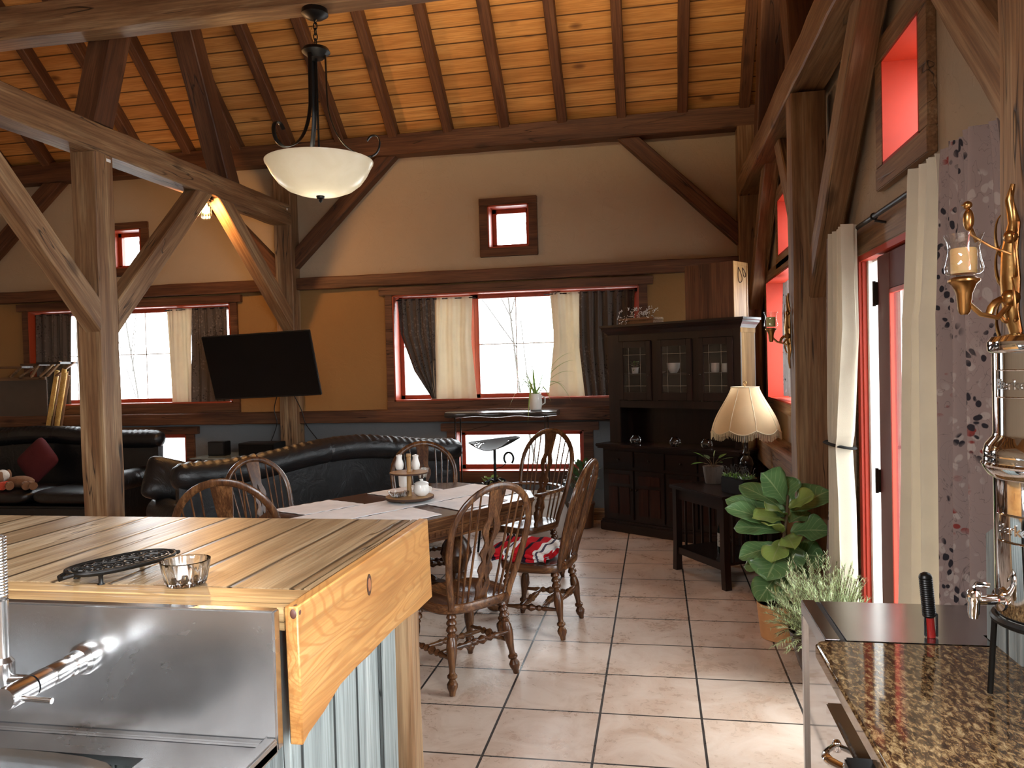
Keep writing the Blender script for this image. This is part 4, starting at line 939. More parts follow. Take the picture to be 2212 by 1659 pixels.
for sx in (-.45, .45):
    MB().lathe((sx, 0, .10), (sx, 0, .60), [(0, .07), (.08, .085), (.14, .06), (.22, .05), (.30, .075), (.48, .11), (.60, .095), (.72, .055), (.80, .07), (.88, .05), (1, .08)], 24).obj('pedestal', M['oak_z'], tb, world=False)
    f = MB().box(sx-.055, sx+.055, -.36, .36, .03, .12, .02)
    for sy in (-1, 1): f.ball((sx, sy*.35, .045), .05, .065, .045).ball((sx, sy*.26, .10), .045, .06, .05)
    f.obj('foot', M['oak_y'], tb, world=False)
MB().lathe((-.45, 0, .09), (.45, 0, .09), [(0, .03), (.15, .035), (.2, .05), (.3, .04), (.45, .05), (.5, .065), (.55, .05), (.7, .04), (.8, .05), (.85, .035), (1, .03)], 16).obj('stretcher', M['oak_x'], tb, world=False)
def T(x, y, z=.751): c, s = math.cos(TA), math.sin(TA); return Vector((TC.x+c*x-s*y, TC.y+s*x+c*y, z))
def mat_(name, x0, x1, y0, y1, label, grp, skew=0):
    def fn(u, v):
        x = x0+(x1-x0)*u+skew*(v-.5); y = y0+(y1-y0)*v; p = T(x, y); p.z = .7555+.0012*math.sin(u*31+v*3)+.0008*math.sin(v*27); return p
    return tag(MB().sheet(fn, 30, 16, -.0028).obj(name, M['linen'], base=True), label, 'table linen' if name == 'table_runner' else 'placemat', grp)
mat_('table_runner', -.80, .82, -.155, .165, 'long white table runner down the middle of the dining table', None)
mat_('placemat', -.56, -.12, -.50, -.18, 'white placemat on the bar side of the table at its near end', 'white placemats', .05)
mat_('placemat', .02, .46, -.50, -.18, 'white placemat behind the nearest wheel-back chair', 'white placemats', .03)
mat_('placemat', -.64, -.20, .19, .51, 'white placemat at the left near corner of the dining table', 'white placemats', -.04)
mat_('placemat', .10, .52, .19, .51, 'white placemat on the sofa side behind the tiered tray', 'white placemats', .0)
mat_('placemat', .56, .80, -.36, -.17, 'white placemat at the far end in front of the armchair with turned arm posts', 'white placemats', 0)

# tiered tray and what stands on it
q = onZ(885, 1081, .759); tx, ty = q.x, q.y; zt0 = .759
tr_ = thing('tiered_tray', 'two-tier round wooden tray with turned centre post on the white runner', 'tiered tray', (tx, ty, zt0))
DARKB = simple('bark_edge', (.05, .022, .012), .8)
MB().lathe((tx, ty, zt0+.012), (tx, ty, zt0+.030), [(0, .150), (.2, .158), (.8, .160), (1, .158)], 44).obj('lower_tier', DARKB, tr_)
MB().lathe((tx, ty, zt0+.0295), (tx, ty, zt0+.031), [(0, .155), (1, .154)], 44).obj('tier_face', M['pale_wood_x'], tr_)
MB().lathe((tx, ty, zt0+.175), (tx, ty, zt0+.186), [(0, .118), (.2, .126), (.8, .128), (1, .126)], 40).obj('upper_tier', DARKB, tr_)
MB().lathe((tx, ty, zt0+.186), (tx, ty, zt0+.1872), [(0, .124), (1, .123)], 40).obj('tier_face', M['pale_wood_x'], tr_)
MB().lathe((tx, ty, zt0+.031), (tx, ty, zt0+.305), [(0, .020), (.05, .016), (.5, .015), (.55, .018), (.60, .013), (.92, .014), (.94, .018), (1, .015)], 18).obj('centre_post', M['pale_wood_z'], tr_)
for k in range(3): a = 2.1*k+.4; MB().ball((tx+.1*math.cos(a), ty+.1*math.sin(a), zt0+.006), .016, .016, .0065).obj('foot', M['pale_wood_x'], tr_)
def pot(name, label, cat, px, py, z, prof, h, mat=None, lid=None, grp=None, n=28):
    p = onZ(px, py, z); r = thing(name, label, cat, (p.x, p.y, z), 0, grp)
    MB().lathe((p.x, p.y, z), (p.x, p.y, z+h), prof, n).obj('body', mat or M['white_ceramic'], r)
    return r, p
PZ = zt0+.0314; PU = zt0+.1876
SH = [(0, .020), (.05, .024), (.25, .029), (.45, .027), (.70, .019), (.82, .018), (.93, .021), (.98, .019), (1, .010)]
for px, lab in ((863, 'left'), (898, 'right')):
    r, p = pot('salt_shaker' if px < 880 else 'pepper_shaker', 'white ceramic shaker on the upper tier, %s of the post' % lab, 'shaker', px, 1014, PU, SH, .098, grp='white shakers')
    MB().lathe((p.x, p.y, PU+.096), (p.x, p.y, PU+.100), [(0, .011), (1, .006)], 12).obj('cap', M['white_ceramic'], r)
r, p = pot('sugar_bowl', 'white lidded ceramic sugar bowl on the lower tier', 'sugar bowl', 911, 1071, PZ, [(0, .026), (.05, .032), (.25, .049), (.5, .054), (.75, .048), (.92, .044), (1, .047)], .080)
MB().lathe((p.x, p.y, PZ+.080), (p.x, p.y, PZ+.112), [(0, .048), (.1, .046), (.35, .034), (.55, .012), (.65, .008), (.8, .013), (.93, .011), (1, .004)], 26).obj('lid', M['white_ceramic'], r)
MB().tube([(p.x-.045, p.y+.0, PZ+.062), (p.x-.066, p.y, PZ+.056), (p.x-.062, p.y, PZ+.035), (p.x-.048, p.y, PZ+.03)], .004, 8).tube([(p.x+.045, p.y+.0, PZ+.062), (p.x+.066, p.y, PZ+.056), (p.x+.062, p.y, PZ+.035), (p.x+.048, p.y, PZ+.03)], .004, 8).obj('handle', M['white_ceramic'], r)
r, p = pot('creamer', 'white ceramic cup behind the post on the lower tier', 'cup', 872, 1051, PZ, [(0, .028), (.1, .033), (.6, .034), (.95, .036), (1, .034), (.97, .031), (.3, .029), (.12, .02)], .075)
p = onZ(861, 1073, PZ); r = thing('glass_dish', 'square cut-glass dish on the lower tier of the tray', 'dish', (p.x, p.y, PZ))
rs = []
for z, rr in ((0, .035), (.004, .045), (.022, .058), (.036, .064), (.037, .061), (.022, .053), (.008, .038), (.007, .003)):
    rs.append([(p.x+rr*(1+.12*math.cos(4*a))*(1+.03*math.cos(20*a))*math.cos(a), p.y+rr*(1+.12*math.cos(4*a))*(1+.03*math.cos(20*a))*math.sin(a), PZ+z) for a in [2*math.pi*j/80 for j in range(80)]])
MB().rings(rs).obj('body', M['real_glass'], r)
p = onZ(908, 1008, PU); pz = PU-.07
g = MB()
for k in range(5):
    a = k*1.3; c = Vector((p.x+.02*math.cos(a)+.015, p.y+.02*math.sin(a), PU-.055)); g.sheet(lambda u, v: (c.x+(.02*(1-v)+.004)*math.cos(a+u*2.2), c.y+(.02*(1-v)+.004)*math.sin(a+u*2.2), c.z+.045-.065*v), 8, 8, .0012)
g.obj('ribbon_bow', M['sack'], tr_)['label'] = 'small grey ribbon bow tied under the upper tier'

# ================================================================== Windsor chairs
LEG = [(0, .0125), (.04, .019), (.075, .022), (.10, .015), (.125, .021), (.15, .0225), (.175, .015), (.20, .021), (.23, .0235), (.26, .0145), (.285, .020), (.31, .016), (.36, .021), (.43, .0235), (.50, .022), (.60, .0165), (.70, .0125), (.735, .0135), (.76, .021), (.785, .021), (.81, .0125), (.835, .018), (.865, .0235), (.90, .022), (.95, .0145), (1, .0115)]
STR = [(0, .009), (.12, .011), (.20, .012), (.26, .017), (.31, .011), (.36, .019), (.42, .011), (.5, .024), (.58, .011), (.64, .019), (.69, .011), (.74, .017), (.8, .012), (.88, .011), (1, .009)]
def splat(zb, zt, yf, hw=.045):
    """pierced centre splat: (t, half width, half hole)"""
    rows = [(0, .034, 0), (.05, .030, 0), (.10, .034, 0), (.13, .040, .004), (.17, .033, .009), (.21, .026, .003), (.24, .030, 0), (.27, .040, 0), (.31, .036, 0), (.35, .022, .004), (.39, .030, .008), (.42, .042, .003), (.45, .038, 0), (.48, .026, 0), (.52, .022, .003), (.57, .035, .010), (.62, .047, .014), (.67, .046, .010), (.72, .034, .003), (.75, .030, 0), (.80, .034, 0), (.90, .039, 0), (1, .044, 0)]
    g = MB(); k = hw/.045
    for s in (-1, 1):
        for (t0, w0, h0), (t1, w1, h1) in zip(rows, rows[1:]):
            z0, z1 = zb+(zt-zb)*t0, zb+(zt-zb)*t1; o = []
            for z, w, h in ((z0, w0, h0), (z1, w1, h1)):
                for x in (h*k*s*1.0, w*k*s):
                    for d in (-.005, .005): o.append((x, yf(z)+d, z))
            g.add(o, [(0, 1, 3, 2), (4, 6, 7, 5), (0, 2, 6, 4), (1, 5, 7, 3), (2, 3, 7, 6), (0, 4, 5, 1)])
    return g
def windsor(label, arms=False, top=1.03, grp='wheel-back dining chairs'):
    c = thing('dining_chair' if not arms else 'dining_armchair', label, 'chair', (0, 0, 0), 0, grp if not arms else None)
    sw, sd, sh = (.245, .210, .44) if not arms else (.250, .225, .44)
    def seat(u, v):
        a = 2*math.pi*u; n = 3.6; ca, sa = math.cos(a), math.sin(a); k = (abs(ca)**n+abs(sa)**n)**(-1/n)
        wide = 1.0 if sa > 0 else 1-.03*abs(sa)
        pr = [(0, .436, 0), (.45, .428, 0), (.80, .434, 0), (.95, .440, 0), (1.0, .436, 0), (1.012, .420, 0), (1.0, .398, 0), (.95, .388, 0), (.5, .388, 0), (0, .388, 0)]
        f = v*(len(pr)-1); i = min(int(f), len(pr)-2); t = f-i; r = pr[i][0]*(1-t)+pr[i+1][0]*t; z = pr[i][1]*(1-t)+pr[i+1][1]*t
        return (ca*k*sw*r*wide, sa*k*sd*r, z)
    MB().grid(seat, 44, 18).obj('seat', M['oak_y'], c, world=False)
    for sx in (-1, 1):
        for sy in (-1, 1): MB().lathe((sx*(sw-.085), sy*(sd-.068), .395), (sx*(sw-.038), sy*(sd-.010), 0), [(a_, b_*1.22) for a_, b_ in LEG], 14).obj('leg', M['oak_z'], c, world=False)
    zs = .17; k_ = .62
    fx, fy = sw-.058, sd-.036
    for sx in (-1, 1): MB().lathe((sx*fx, -fy, zs), (sx*fx, fy, zs), STR, 12).obj('stretcher', M['oak_y'], c, world=False)
    for sy in (-.35, .35): MB().lathe((-fx, sy*fy, zs), (fx, sy*fy, zs), STR, 12).obj('stretcher', M['oak_x'], c, world=False)
    if not arms: MB().lathe((-fx+.004, -fy-.008, zs+.055), (fx-.004, -fy-.008, zs+.055), STR, 12).obj('stretcher', M['oak_x'], c, world=False)
    zb = .43; yb0 = -sd+.035; lean = .26
    yf = lambda z: yb0-lean*(z-zb)-.05*(z-zb)**2
    hw = sw*.735; wmax = sw*1.0; H = top-zb
    def hoop(t):   # t 0..1 around
        a = math.pi*t; sg = -1
        zz = zb+H*(math.sin(a)**.62) if 0 < t < 1 else zb
        s = (zz-zb)/H; ww = hw+(wmax-hw)*min(1, s/.55)**.8
        ca = math.cos(a)
        x = -ww*math.copysign(abs(ca)**(.42 if s < .7 else .42), ca) if abs(ca) > 1e-6 else 0
        return Vector((x, yf(zz), zz))
    # build the hoop from straight-ish sides and an elliptical crown
    pts = []; zc = zb+H*.62
    for j in range(9): s = j/9; pts.append(Vector((-(hw+(wmax-hw)*math.sin(s*math.pi/2)), 0, zb+(zc-zb)*s)))
    for j in range(19): a = math.pi*j/18; pts.append(Vector((-wmax*math.cos(a), 0, zc+(zb+H-zc)*math.sin(a))))
    for j in range(8, -1, -1): s = j/9; pts.append(Vector(((hw+(wmax-hw)*math.sin(s*math.pi/2)), 0, zb+(zc-zb)*s)))
    for p in pts: p.y = yf(p.z)
    pts[0].z -= .015; pts[-1].z -= .015
    MB().tube(pts, (.0135, .0195), 10, flat=(0, 1, 0)).obj('back_hoop', M['oak_z'], c, world=False)
    def crown(x):
        return zc+(zb+H-zc)*math.sqrt(max(.02, 1-(x/wmax)**2))
    for s in (-1, 1):
        for k in (1, 2, 3):
            xb = s*(.052+(hw-.052)*k/4); xt = s*(.052+(wmax-.050)*k/4); zt2 = crown(xt)-.006
            MB().lathe((xb, yf(zb), zb-.006), (xt, yf(zt2), zt2), [(0, .0055), (.15, .0065), (.5, .0062), (1, .0045)], 8).obj('spindle', M['oak_z'], c, world=False)
    splat(zb, zb+H-.012, yf, .052 if not arms else .054).obj('splat', M['oak_z'], c, world=False)
    if arms:
        za = .68; bow = []
        for j in range(25):
            a = math.pi*j/24; bow.append((-(sw+.025)*math.cos(a)*(1 if abs(math.cos(a)) < .9 else 1), -.02-(sd+.075)*math.sin(a)**.8, za))
        bow = [(-(sw+.045), .15, za), (-(sw+.035), .06, za)]+bow[1:-1]+[((sw+.035), .06, za), ((sw+.045), .15, za)]
        MB().tube(bow, lambda t: (.012, .024+.012*(abs(2*t-1)**6)), 10, flat=(0, 0, 1)).obj('arm_bow', M['oak_x'], c, world=False)
        for sx in (-1, 1):
            MB().lathe((sx*(sw-.03), .10, .435), (sx*(sw+.03), .11, za), [(0, .012), (.08, .018), (.15, .012), (.3, .026), (.42, .028), (.55, .013), (.62, .021), (.70, .013), (.85, .022), (.95, .014), (1, .016)], 14).obj('arm_post', M['oak_z'], c, world=False)
    return c
def face(dx, dy): return math.atan2(-dx, dy)
ca = windsor('wheel-back chair nearest the camera, its back towards us, at the corner of the wooden bar')
def place(c, x, y, rz): c.location = (x, y, 0); c.rotation_euler = (0, 0, rz); return c
place(ca, -1.045, 3.955, face(-.775, .632))
dup(ca, (-.735, 4.745, 0), face(-.985, .17), 'wheel-back chair with a folded red and white blanket on its seat')
dup(ca, (-2.40, 4.70, 0), face(.90, -.43), 'pale-edged wheel-back chair at the far side of the table, partly behind the near armchair')
dup(ca, (-1.68, 5.56, 0), face(.42, -.90), 'wheel-back chair beyond the tiered tray, backing on to the black sofa')
cc_ = windsor('armchair at the near end of the table, only its dark hoop showing over the bar', True, 1.10)
place(cc_, -2.13, 3.74, face(-.22, .975))
dup(cc_, (-1.03, 5.80, 0), face(-.52, -.85), 'armchair with turned arm posts at the far end, in front of the low window')
# folded blanket on the seat
bx = thing('seat_blanket', 'folded red, white and black striped blanket on the right-hand chair', 'blanket', (-.80, 4.75, .444), face(-.985, .17))
t = NT('striped_blanket'); co = t.coords(); sp = t.n('SeparateXYZ', {0: co}); w_ = t.math('ADD', sp.outputs[1], t.math('MULTIPLY', t.noise(co, 6, 2), .03))
f_ = t.math('FRACT', t.math('MULTIPLY', t.math('ADD', w_, .2), 5.0))
cst = t.ramp(f_, [(0, (.45, .01, .015)), (.30, (.75, .73, .70)), (.46, (.06, .05, .08)), (.52, (.75, .73, .70)), (.60, (.5, .012, .02)), (.86, (.02, .01, .02))], 'CONSTANT')
M['blanket'] = t.done(t.bsdf(cst, .95, 0, t.bump(t.noise(co, 160, 2), .6, .004), Specular_IOR_Level=.1))
for k in range(3):
    zz = .012+.021*k; sh = .012*k
    def fn(u, v): x = -.20+.40*u+.012*math.sin(v*9+k*2); y = -.17+.35*v+.012*math.sin(u*8+k*3); e = max(abs(2*u-1), abs(2*v-1)); return (x, y+sh, zz+.018*(1-e**6)+.006*math.sin(u*13+k)+.005*math.sin(v*17+2*k))
    g = MB().sheet(fn, 26, 22, -.014); g.obj('blanket_fold', M['blanket'], bx, world=False)
# ================================================================== living area
def frame2(o, d):   # local frame: x along d, y to the left
    return math.atan2(d[1], d[0])
def sofa(label, L, depth, backh, loc, rz, hump=.09, armh=.64):
    """local: back along y=0 (outer face), seat towards +y, x from -L/2 to L/2"""
    s = thing('leather_sofa', label, 'sofa', loc, rz); r = .105
    zt = lambda x: backh-r+hump*math.cos(min(1, abs(x-.12)/(L*.42))*math.pi/2)**2
    def roll(u, v):
        x = -L/2+L*u; a = 2*math.pi*v; e = min(1, (1-abs(2*u-1))*9); rr = r*(.55+.45*math.sqrt(max(0, 1-(1-e)**2)))
        pk = .006*math.sin(x*95)*max(0, math.sin(a))*(1 if int(x*5) % 2 else .5)
        seam = -.006 if min(abs(x-k) for k in (-.62, -.05, .52)) < .012 else 0
        return (x, .10+math.cos(a)*(rr*1.05+seam), zt(x)+math.sin(a)*(rr*.98+pk+seam))
    g = MB().grid(roll, 150, 24)
    for uu in (0, 1):
        c = Vector((-L/2+L*uu, .10, zt(-L/2+L*uu))); o = len(g.v); g.v.append(c+Vector(((-.02 if uu == 0 else .02), 0, 0)))
        for j in range(24): g.f.append((o, uu*150*25+j, uu*150*25+j+1))
    g.obj('back_roll', M['leather'], s, world=False)
    def back(u, v): x = -L/2+.03+(L-.06)*u; z = .10+(zt(x)-.10)*v; return (x, .045+.025*math.sin(v*math.pi)*.4, z)
    g = MB().sheet(back, 40, 14, -.09); g.obj('back', M['leather'], s, world=False)
    MB().box(-L/2+.05, L/2-.05, .06, depth-.03, .10, .30, .02).obj('base', M['leather'], s, world=False)
    n = 3; w = (L-.44)/n
    for k in range(n):
        x0 = -L/2+.22+w*k
        def cush(u, v, x0=x0):
            a = 2*math.pi*u; b = math.pi*(v-.5); e = .35; cs = lambda t, e: math.copysign(abs(t)**e, t)
            return (x0+w/2+w*.495*cs(math.cos(b), e)*cs(math.cos(a), e), .24+(depth-.26)/2+(depth-.22)/2*cs(math.cos(b), e)*cs(math.sin(a), e), .385+.075*cs(math.sin(b), .8)+.02*math.cos(b)*math.cos(a)**2)
        MB().grid(cush, 36, 16).obj('seat_cushion', M['leather'], s, world=False)
    for sx in (-1, 1):
        xa = sx*(L/2-.11)
        g = MB().lathe((xa, .16, armh-.10), (xa, depth-.02, armh-.10), [(0, .10), (.04, .115), (.96, .115), (1, .10)], 22); g.obj('arm_roll', M['leather'], s, world=False)
        MB().box(xa-.085, xa+.085, .10, depth-.03, .10, armh-.08, .03).obj('arm', M['leather'], s, world=False)
        for y in (.08, depth-.1): MB().lathe((xa, y, 0), (xa, y, .11), [(0, .02), (.5, .035), (1, .03)], 12).obj('leg', M['darkwood_z'], s, world=False)
    return s
d1 = Vector((.658, .753)); A_ = Vector((-3.32, 4.90)); B_ = Vector((-1.70, 6.75)); md = (A_+B_)/2; dd = (B_-A_)
sofa('black leather camelback sofa with its rolled back to the dining table', dd.length, .92, .99, (md.x, md.y, 0), math.atan2(dd.y, dd.x), .10)
sofa('black leather sofa under the left window with a dark red cushion on it', 2.75, .95, 1.02, (-6.78, 7.86, 0), R(180), .06, .62)
p = onY(60, 1045, 7.35)
def pillow(name, label, loc, rot, w, h, th, mat, sub='pillow'):
    def fn(u, v):
        a = 2*math.pi*u; b = math.pi*(v-.5); cs = lambda t, e: math.copysign(abs(t)**e, t); k = math.cos(b)
        x = w/2*cs(math.cos(a), .28)*abs(k)**.5; z = h/2*cs(math.sin(a), .28)*abs(k)**.5; return (x*(1-.0*abs(math.sin(2*a))), th/2*math.sin(b)*(1-.25*(abs(2*x/w)**4+abs(2*z/h)**4)), z)
    g = MB().grid(fn, 40, 14); g.xf(Matrix.Translation(loc) @ Matrix.Rotation(rot[2], 4, 'Z') @ Matrix.Rotation(rot[0], 4, 'X') @ Matrix.Rotation(rot[1], 4, 'Y'))
    return tag(g.obj(name, mat, base=True), label, 'cushion')
pillow('red_cushion', 'dark red cushion standing on its corner on the left sofa', (p.x, 7.50, .71), (R(-14), R(45), 0), .40, .40, .14, M['red_cloth'])
pillow('leather_cushion', 'black leather cushion at the left end of the camelback sofa', (-3.80, 5.62, .76), (R(-25), R(20), R(50)), .5, .36, .18, M['leather'])
# plush dog on the seat
q = onY(45, 1062, 7.15); z0 = .475
pd = thing('plush_dog', 'brown plush dog lying on the seat of the left sofa', 'plush toy', (q.x, 7.15, z0)); PB = simple('brown_plush', (.20, .10, .05), .95, 0, .9, 90); PW = simple('white_plush', (.6, .56, .5), .95, 0, .9, 90); PR = simple('red_plush', (.45, .06, .03), .95, 0, .9, 90)
x = q.x
MB().ball((x, 7.15, z0+.055), .16, .09, .06).obj('body', PB, pd)
MB().ball((x-.19, 7.12, z0+.12), .07, .065, .065).ball((x-.24, 7.08, z0+.11), .035, .03, .028).obj('head', PW, pd)
MB().ball((x-.16, 7.07, z0+.11), .022, .035, .06).ball((x-.17, 7.18, z0+.12), .022, .035, .06).obj('ear', PB, pd)
for (a, b, mt_) in ((-.12, -.13, PR), (-.04, -.10, PB), (.15, -.05, PB), (.22, .02, PB)): MB().tube([(x+a*.6, 7.12, z0+.04), (x+a, 7.05+b*.2, z0+.035), (x+a+.07, 7.0+b*.2, z0+.03)], lambda t: (.032+.012*t, .03+.01*t), 9).obj('paw', mt_, pd)

# television on its arm
Cn = Vector((-4.003, 7.40, 1.688)); Wt = 1.22
tv_ = thing('television', 'black flat-screen television tilted forward on the wall post', 'television', Cn)
mt = Matrix.Translation(Cn) @ Matrix.Rotation(-.031, 4, 'Z') @ Matrix.Rotation(.279, 4, 'X') @ Matrix.Rotation(-.027, 4, 'Y')
hh = Wt*.563/2
MB().box(-Wt/2, Wt/2, 0, .035, -hh, hh, .006).box(-.35, .35, .03, .07, -.24, .18, .01).xf(mt).obj('housing', M['black_plastic'], tv_)
MB().box(-Wt/2+.010, Wt/2-.010, -.002, .001, -hh+.018, hh-.010).xf(mt).obj('screen', M['screen'], tv_, False)
MB().bar((-3.98, 7.46, 1.69), (-3.98, 7.90, 1.72), .05, .08).box(-4.06, -3.90, 7.885, 7.909, 1.58, 1.86).obj('wall_bracket', M['black_metal'], tv_)
def cable(label, pts, r=.005):
    P_ = [Vector(p) for p in pts]; sm = []
    for i in range(len(P_)-1):
        p0, p1, p2, p3 = P_[max(i-1, 0)], P_[i], P_[i+1], P_[min(i+2, len(P_)-1)]
        for j in range(6):
            t = j/6; sm.append(.5*((2*p1)+(p2-p0)*t+(2*p0-5*p1+4*p2-p3)*t*t+(-p0+3*p1-3*p2+p3)*t**3))
    return tag(MB().tube(sm+[P_[-1]], r, 6).obj('cable', M['black_plastic'], base=True), label, 'cable')
cable('black cable looping left of the television post', [(-4.05, 7.86, 1.42), (-4.12, 7.88, 1.22), (-4.10, 7.89, 1.05), (-4.20, 7.88, .80)])
cable('black cable looping right of the television post', [(-3.90, 7.86, 1.42), (-3.80, 7.88, 1.20), (-3.76, 7.89, 1.05), (-3.60, 7.88, .85), (-3.55, 7.87, .80)])
# media stand with glass top, speaker, receiver
ms = thing('media_stand', 'low glass-topped stand behind the camelback sofa below the television', 'media stand', (-4.1, 7.5, 0))
MB().box(-4.75, -3.45, 7.25, 7.80, .745, .757, .003).obj('glass_shelf', simple('pale_green_glass', (.20, .24, .23), .08, Specular_IOR_Level=.8), ms)
MB().box(-4.70, -3.50, 7.28, 7.78, .40, .42).obj('shelf', M['black_plastic'], ms, False)
for xx in (-4.70, -3.54):
    for yy in (7.28, 7.74): MB().box(xx, xx+.04, yy, yy+.04, 0, .745).obj('leg', M['black_metal'], ms, False)
a, b = onY(455, 985, 7.5), onY(490, 963, 7.5)
sp_ = thing('speaker', 'small black cube speaker on the glass-topped stand', 'speaker', ((a.x+b.x)/2, 7.5, .757)); MB().box(a.x, b.x, 7.45, 7.58, .757, .757+.15, .006).obj('cabinet', M['black_plastic'], sp_); MB().box(a.x+.008, b.x-.008, 7.443, 7.451, .77, .757+.14, .003).obj('grille', M['black_fabric'], sp_)
a, b = onY(526, 985, 7.5), onY(602, 966, 7.5)
rc = thing('receiver', 'flat black receiver box on the glass-topped stand left of the television post', 'receiver', ((a.x+b.x)/2, 7.5, .757)); MB().box(a.x, b.x, 7.40, 7.66, .762, .757+.135, .005).obj('case', M['black_plastic'], rc); MB().box(a.x+.01, b.x-.01, 7.393, 7.401, .775, .757+.12, .002).obj('front_panel', M['screen'], rc)

# stacked folding furniture at the far left
zb = .0
def at(px, py, Y=7.55): return onY(px, py, Y)
fp = thing('folding_table', 'folded card table with brown board top leaning behind the left sofa', 'folding table', (at(50, 900).x, 8.0, 0))
x0, x1 = at(-40, 870, 8.0).x, at(104, 870, 8.0).x; ztp = onY(104, 813, 8.0).z
MB().xf(Matrix()).box(x0, x1, 7.985, 8.0, .45, ztp, .003).obj('top', simple('brown_hardboard', (.075, .052, .036), .7), fp)
MB().box(x0, x1, 7.965, 7.985, ztp-.04, ztp, .003).box(x0, x0+.04, 7.965, 7.985, .45, ztp, .003).obj('frame', M['timber_x'], fp)
MB().bar((x0+.1, 8.0, .5), (x0+.1, 8.03, .0), .03, .03).bar((x1-.1, 8.0, .5), (x1-.1, 8.03, 0), .03, .03).obj('leg', M['timber_z'], fp)
PINE = M['pale_wood_z']; YEL = wood('yellow_varnished_pine', (.50, .26, .06), (.66, .42, .12), (.74, .52, .20), 2, s=1.2, rough=.4, knots=.2, cracks=0, bump=.08)
for k, (tx0, tx1, bx0, bx1, tz) in enumerate(((116, 131, 95, 110, 800), (140, 152, 122, 134, 797), (152, 160, 132, 141, 805))):
    a, b = onY((tx0+tx1)/2, tz, 7.97), onY((bx0+bx1)/2, 932, 7.97); d = (b-a); b = a+d*((a.z-.02)/(a.z-b.z))
    w_ = .055 if k < 2 else .035
    a.y -= .05*k; b.y -= .05*k
    o = timber('folding_stand', a, b, w_, .03, ['pale yellow wooden folding stand nearest the brown board', 'middle pale yellow wooden folding stand left of the post', 'darker yellow folding stand closest to the free-standing post'][k], 'folding stand', mat=YEL, up=(0, 1, 0), group='folding wooden stands', jit=.001)
    off = Vector((.045, .0, 0)); r2 = timber('back_slat', a+off-Vector((0, 0, .03)), b+off, .022, .022, mat=M['timber_x'], up=(0, 1, 0), parent=o, jit=.001)
for k, (xa, xb, za) in enumerate(((8, 55, 792), (52, 92, 786), (86, 138, 783))):
    a = onY(xa, za, 7.78); b = onY(xb, za-6, 7.78); lo_ = ztp+.002
    c = thing('folded_chair', ['folded wooden chair on the card table at the left edge', 'middle folded wooden chair on the card table', 'folded wooden chair with a dark seat nearest the window curtain'][k], 'folding chair', (a.x, 7.8, lo_), 0, 'folded wooden chairs')
    MB().box(a.x, b.x, 7.72, 8.0, a.z-.025, a.z, .004).xf(Matrix.Identity(4)).obj('seat', M['darkwood_x'] if k == 2 else M['oak_x'], c)
    MB().bar((b.x-.01, 7.74, a.z), (a.x+.02, 7.86, lo_), .02, .03, (0, 1, 0)).obj('leg', M['timber_x'], c)
    MB().bar((b.x+.02, 7.92, a.z-.005), (a.x+.06, 7.95, lo_), .02, .03, (0, 1, 0)).obj('leg', M['timber_x'], c)

# ================================================================== console, stool, plants by the back wall
YK = 7.72
a, b = onY(968, 893, YK), onY(1206, 893, YK); zc = onY(1090, 887, YK).z
cs = thing('console_table', 'tall narrow console with a dark live-edge slab on thin metal legs', 'console table', ((a.x+b.x)/2, YK, 0))
def slab(u, v):
    ang = 2*math.pi*v; x = a.x+(b.x-a.x)*u; wv = .02*math.sin(u*9)+.012*math.sin(u*23)
    return (x, YK+(.15+wv)*math.copysign(abs(math.cos(ang))**.5, math.cos(ang)), zc-.03+.03*math.copysign(abs(math.sin(ang))**.7, math.sin(ang))*(1+.25*math.sin(u*17)*(math.sin(ang) < 0)))
MB().rings([[slab(i/40, j/24) for j in range(24)] for i in range(41)]).obj('slab_top', simple('dark_live_edge_wood', (.035, .03, .028), .22, 0, .4, 14, Specular_IOR_Level=.6), cs)
for xx in (a.x+.10, b.x-.12):
    for yy in (YK-.11, YK+.11): MB().box(xx-.006, xx+.006, yy-.006, yy+.006, 0, zc-.05).obj('leg', M['bronze'], cs, False)
    MB().box(xx-.005, xx+.005, YK-.11, YK+.11, .02, .03).box(xx-.005, xx+.005, YK-.11, YK+.11, zc-.07, zc-.06).obj('leg_brace', M['bronze'], cs, False)
# spider plant
p = onY(1157, 878, YK); zp = zc+.002
sp = thing('spider_plant', 'spider plant with long arching leaves in a white jug on the console', 'potted plant', (p.x, YK, zp))
MB().lathe((p.x, YK, zp), (p.x, YK, zp+.165), [(0, .050), (.04, .058), (.4, .068), (.75, .064), (1, .060), (.98, .056), (.9, .054)], 26).obj('jug', M['white_ceramic'], sp)
MB().lathe((p.x, YK, zp+.13), (p.x, YK, zp+.150), [(0, .054), (1, .054)], 20).obj('soil', M['soil'], sp)
MB().tube([(p.x+.062, YK-.01, zp+.14), (p.x+.10, YK-.015, zp+.125), (p.x+.098, YK-.015, zp+.07), (p.x+.066, YK-.01, zp+.05)], .007, 8).obj('handle', M['white_ceramic'], sp)
def blade(g, b, tip, sag, w, n=12):
    b, tip = Vector(b), Vector(tip); side = (tip-b).cross(Vector((0, 0, 1))); side = side.normalized() if side.length > 1e-4 else Vector((1, 0, 0)); o = len(g.v)
    for i in range(n+1):
        t = i/n; c = b.lerp(tip, t)+Vector((0, 0, sag*4*t*(1-t))); ww = w*(.35+.65*math.sin(math.pi*min(1, .15+t*.6)))*(1-t**3); 
        g.v += [c-side*ww, c+Vector((0, 0, -.4*ww)), c+side*ww]
    for i in range(n):
        for j in (0, 1): g.f.append((o+3*i+j, o+3*i+j+1, o+3*i+j+4, o+3*i+j+3))
B0 = Vector((p.x, YK, zp+.15))
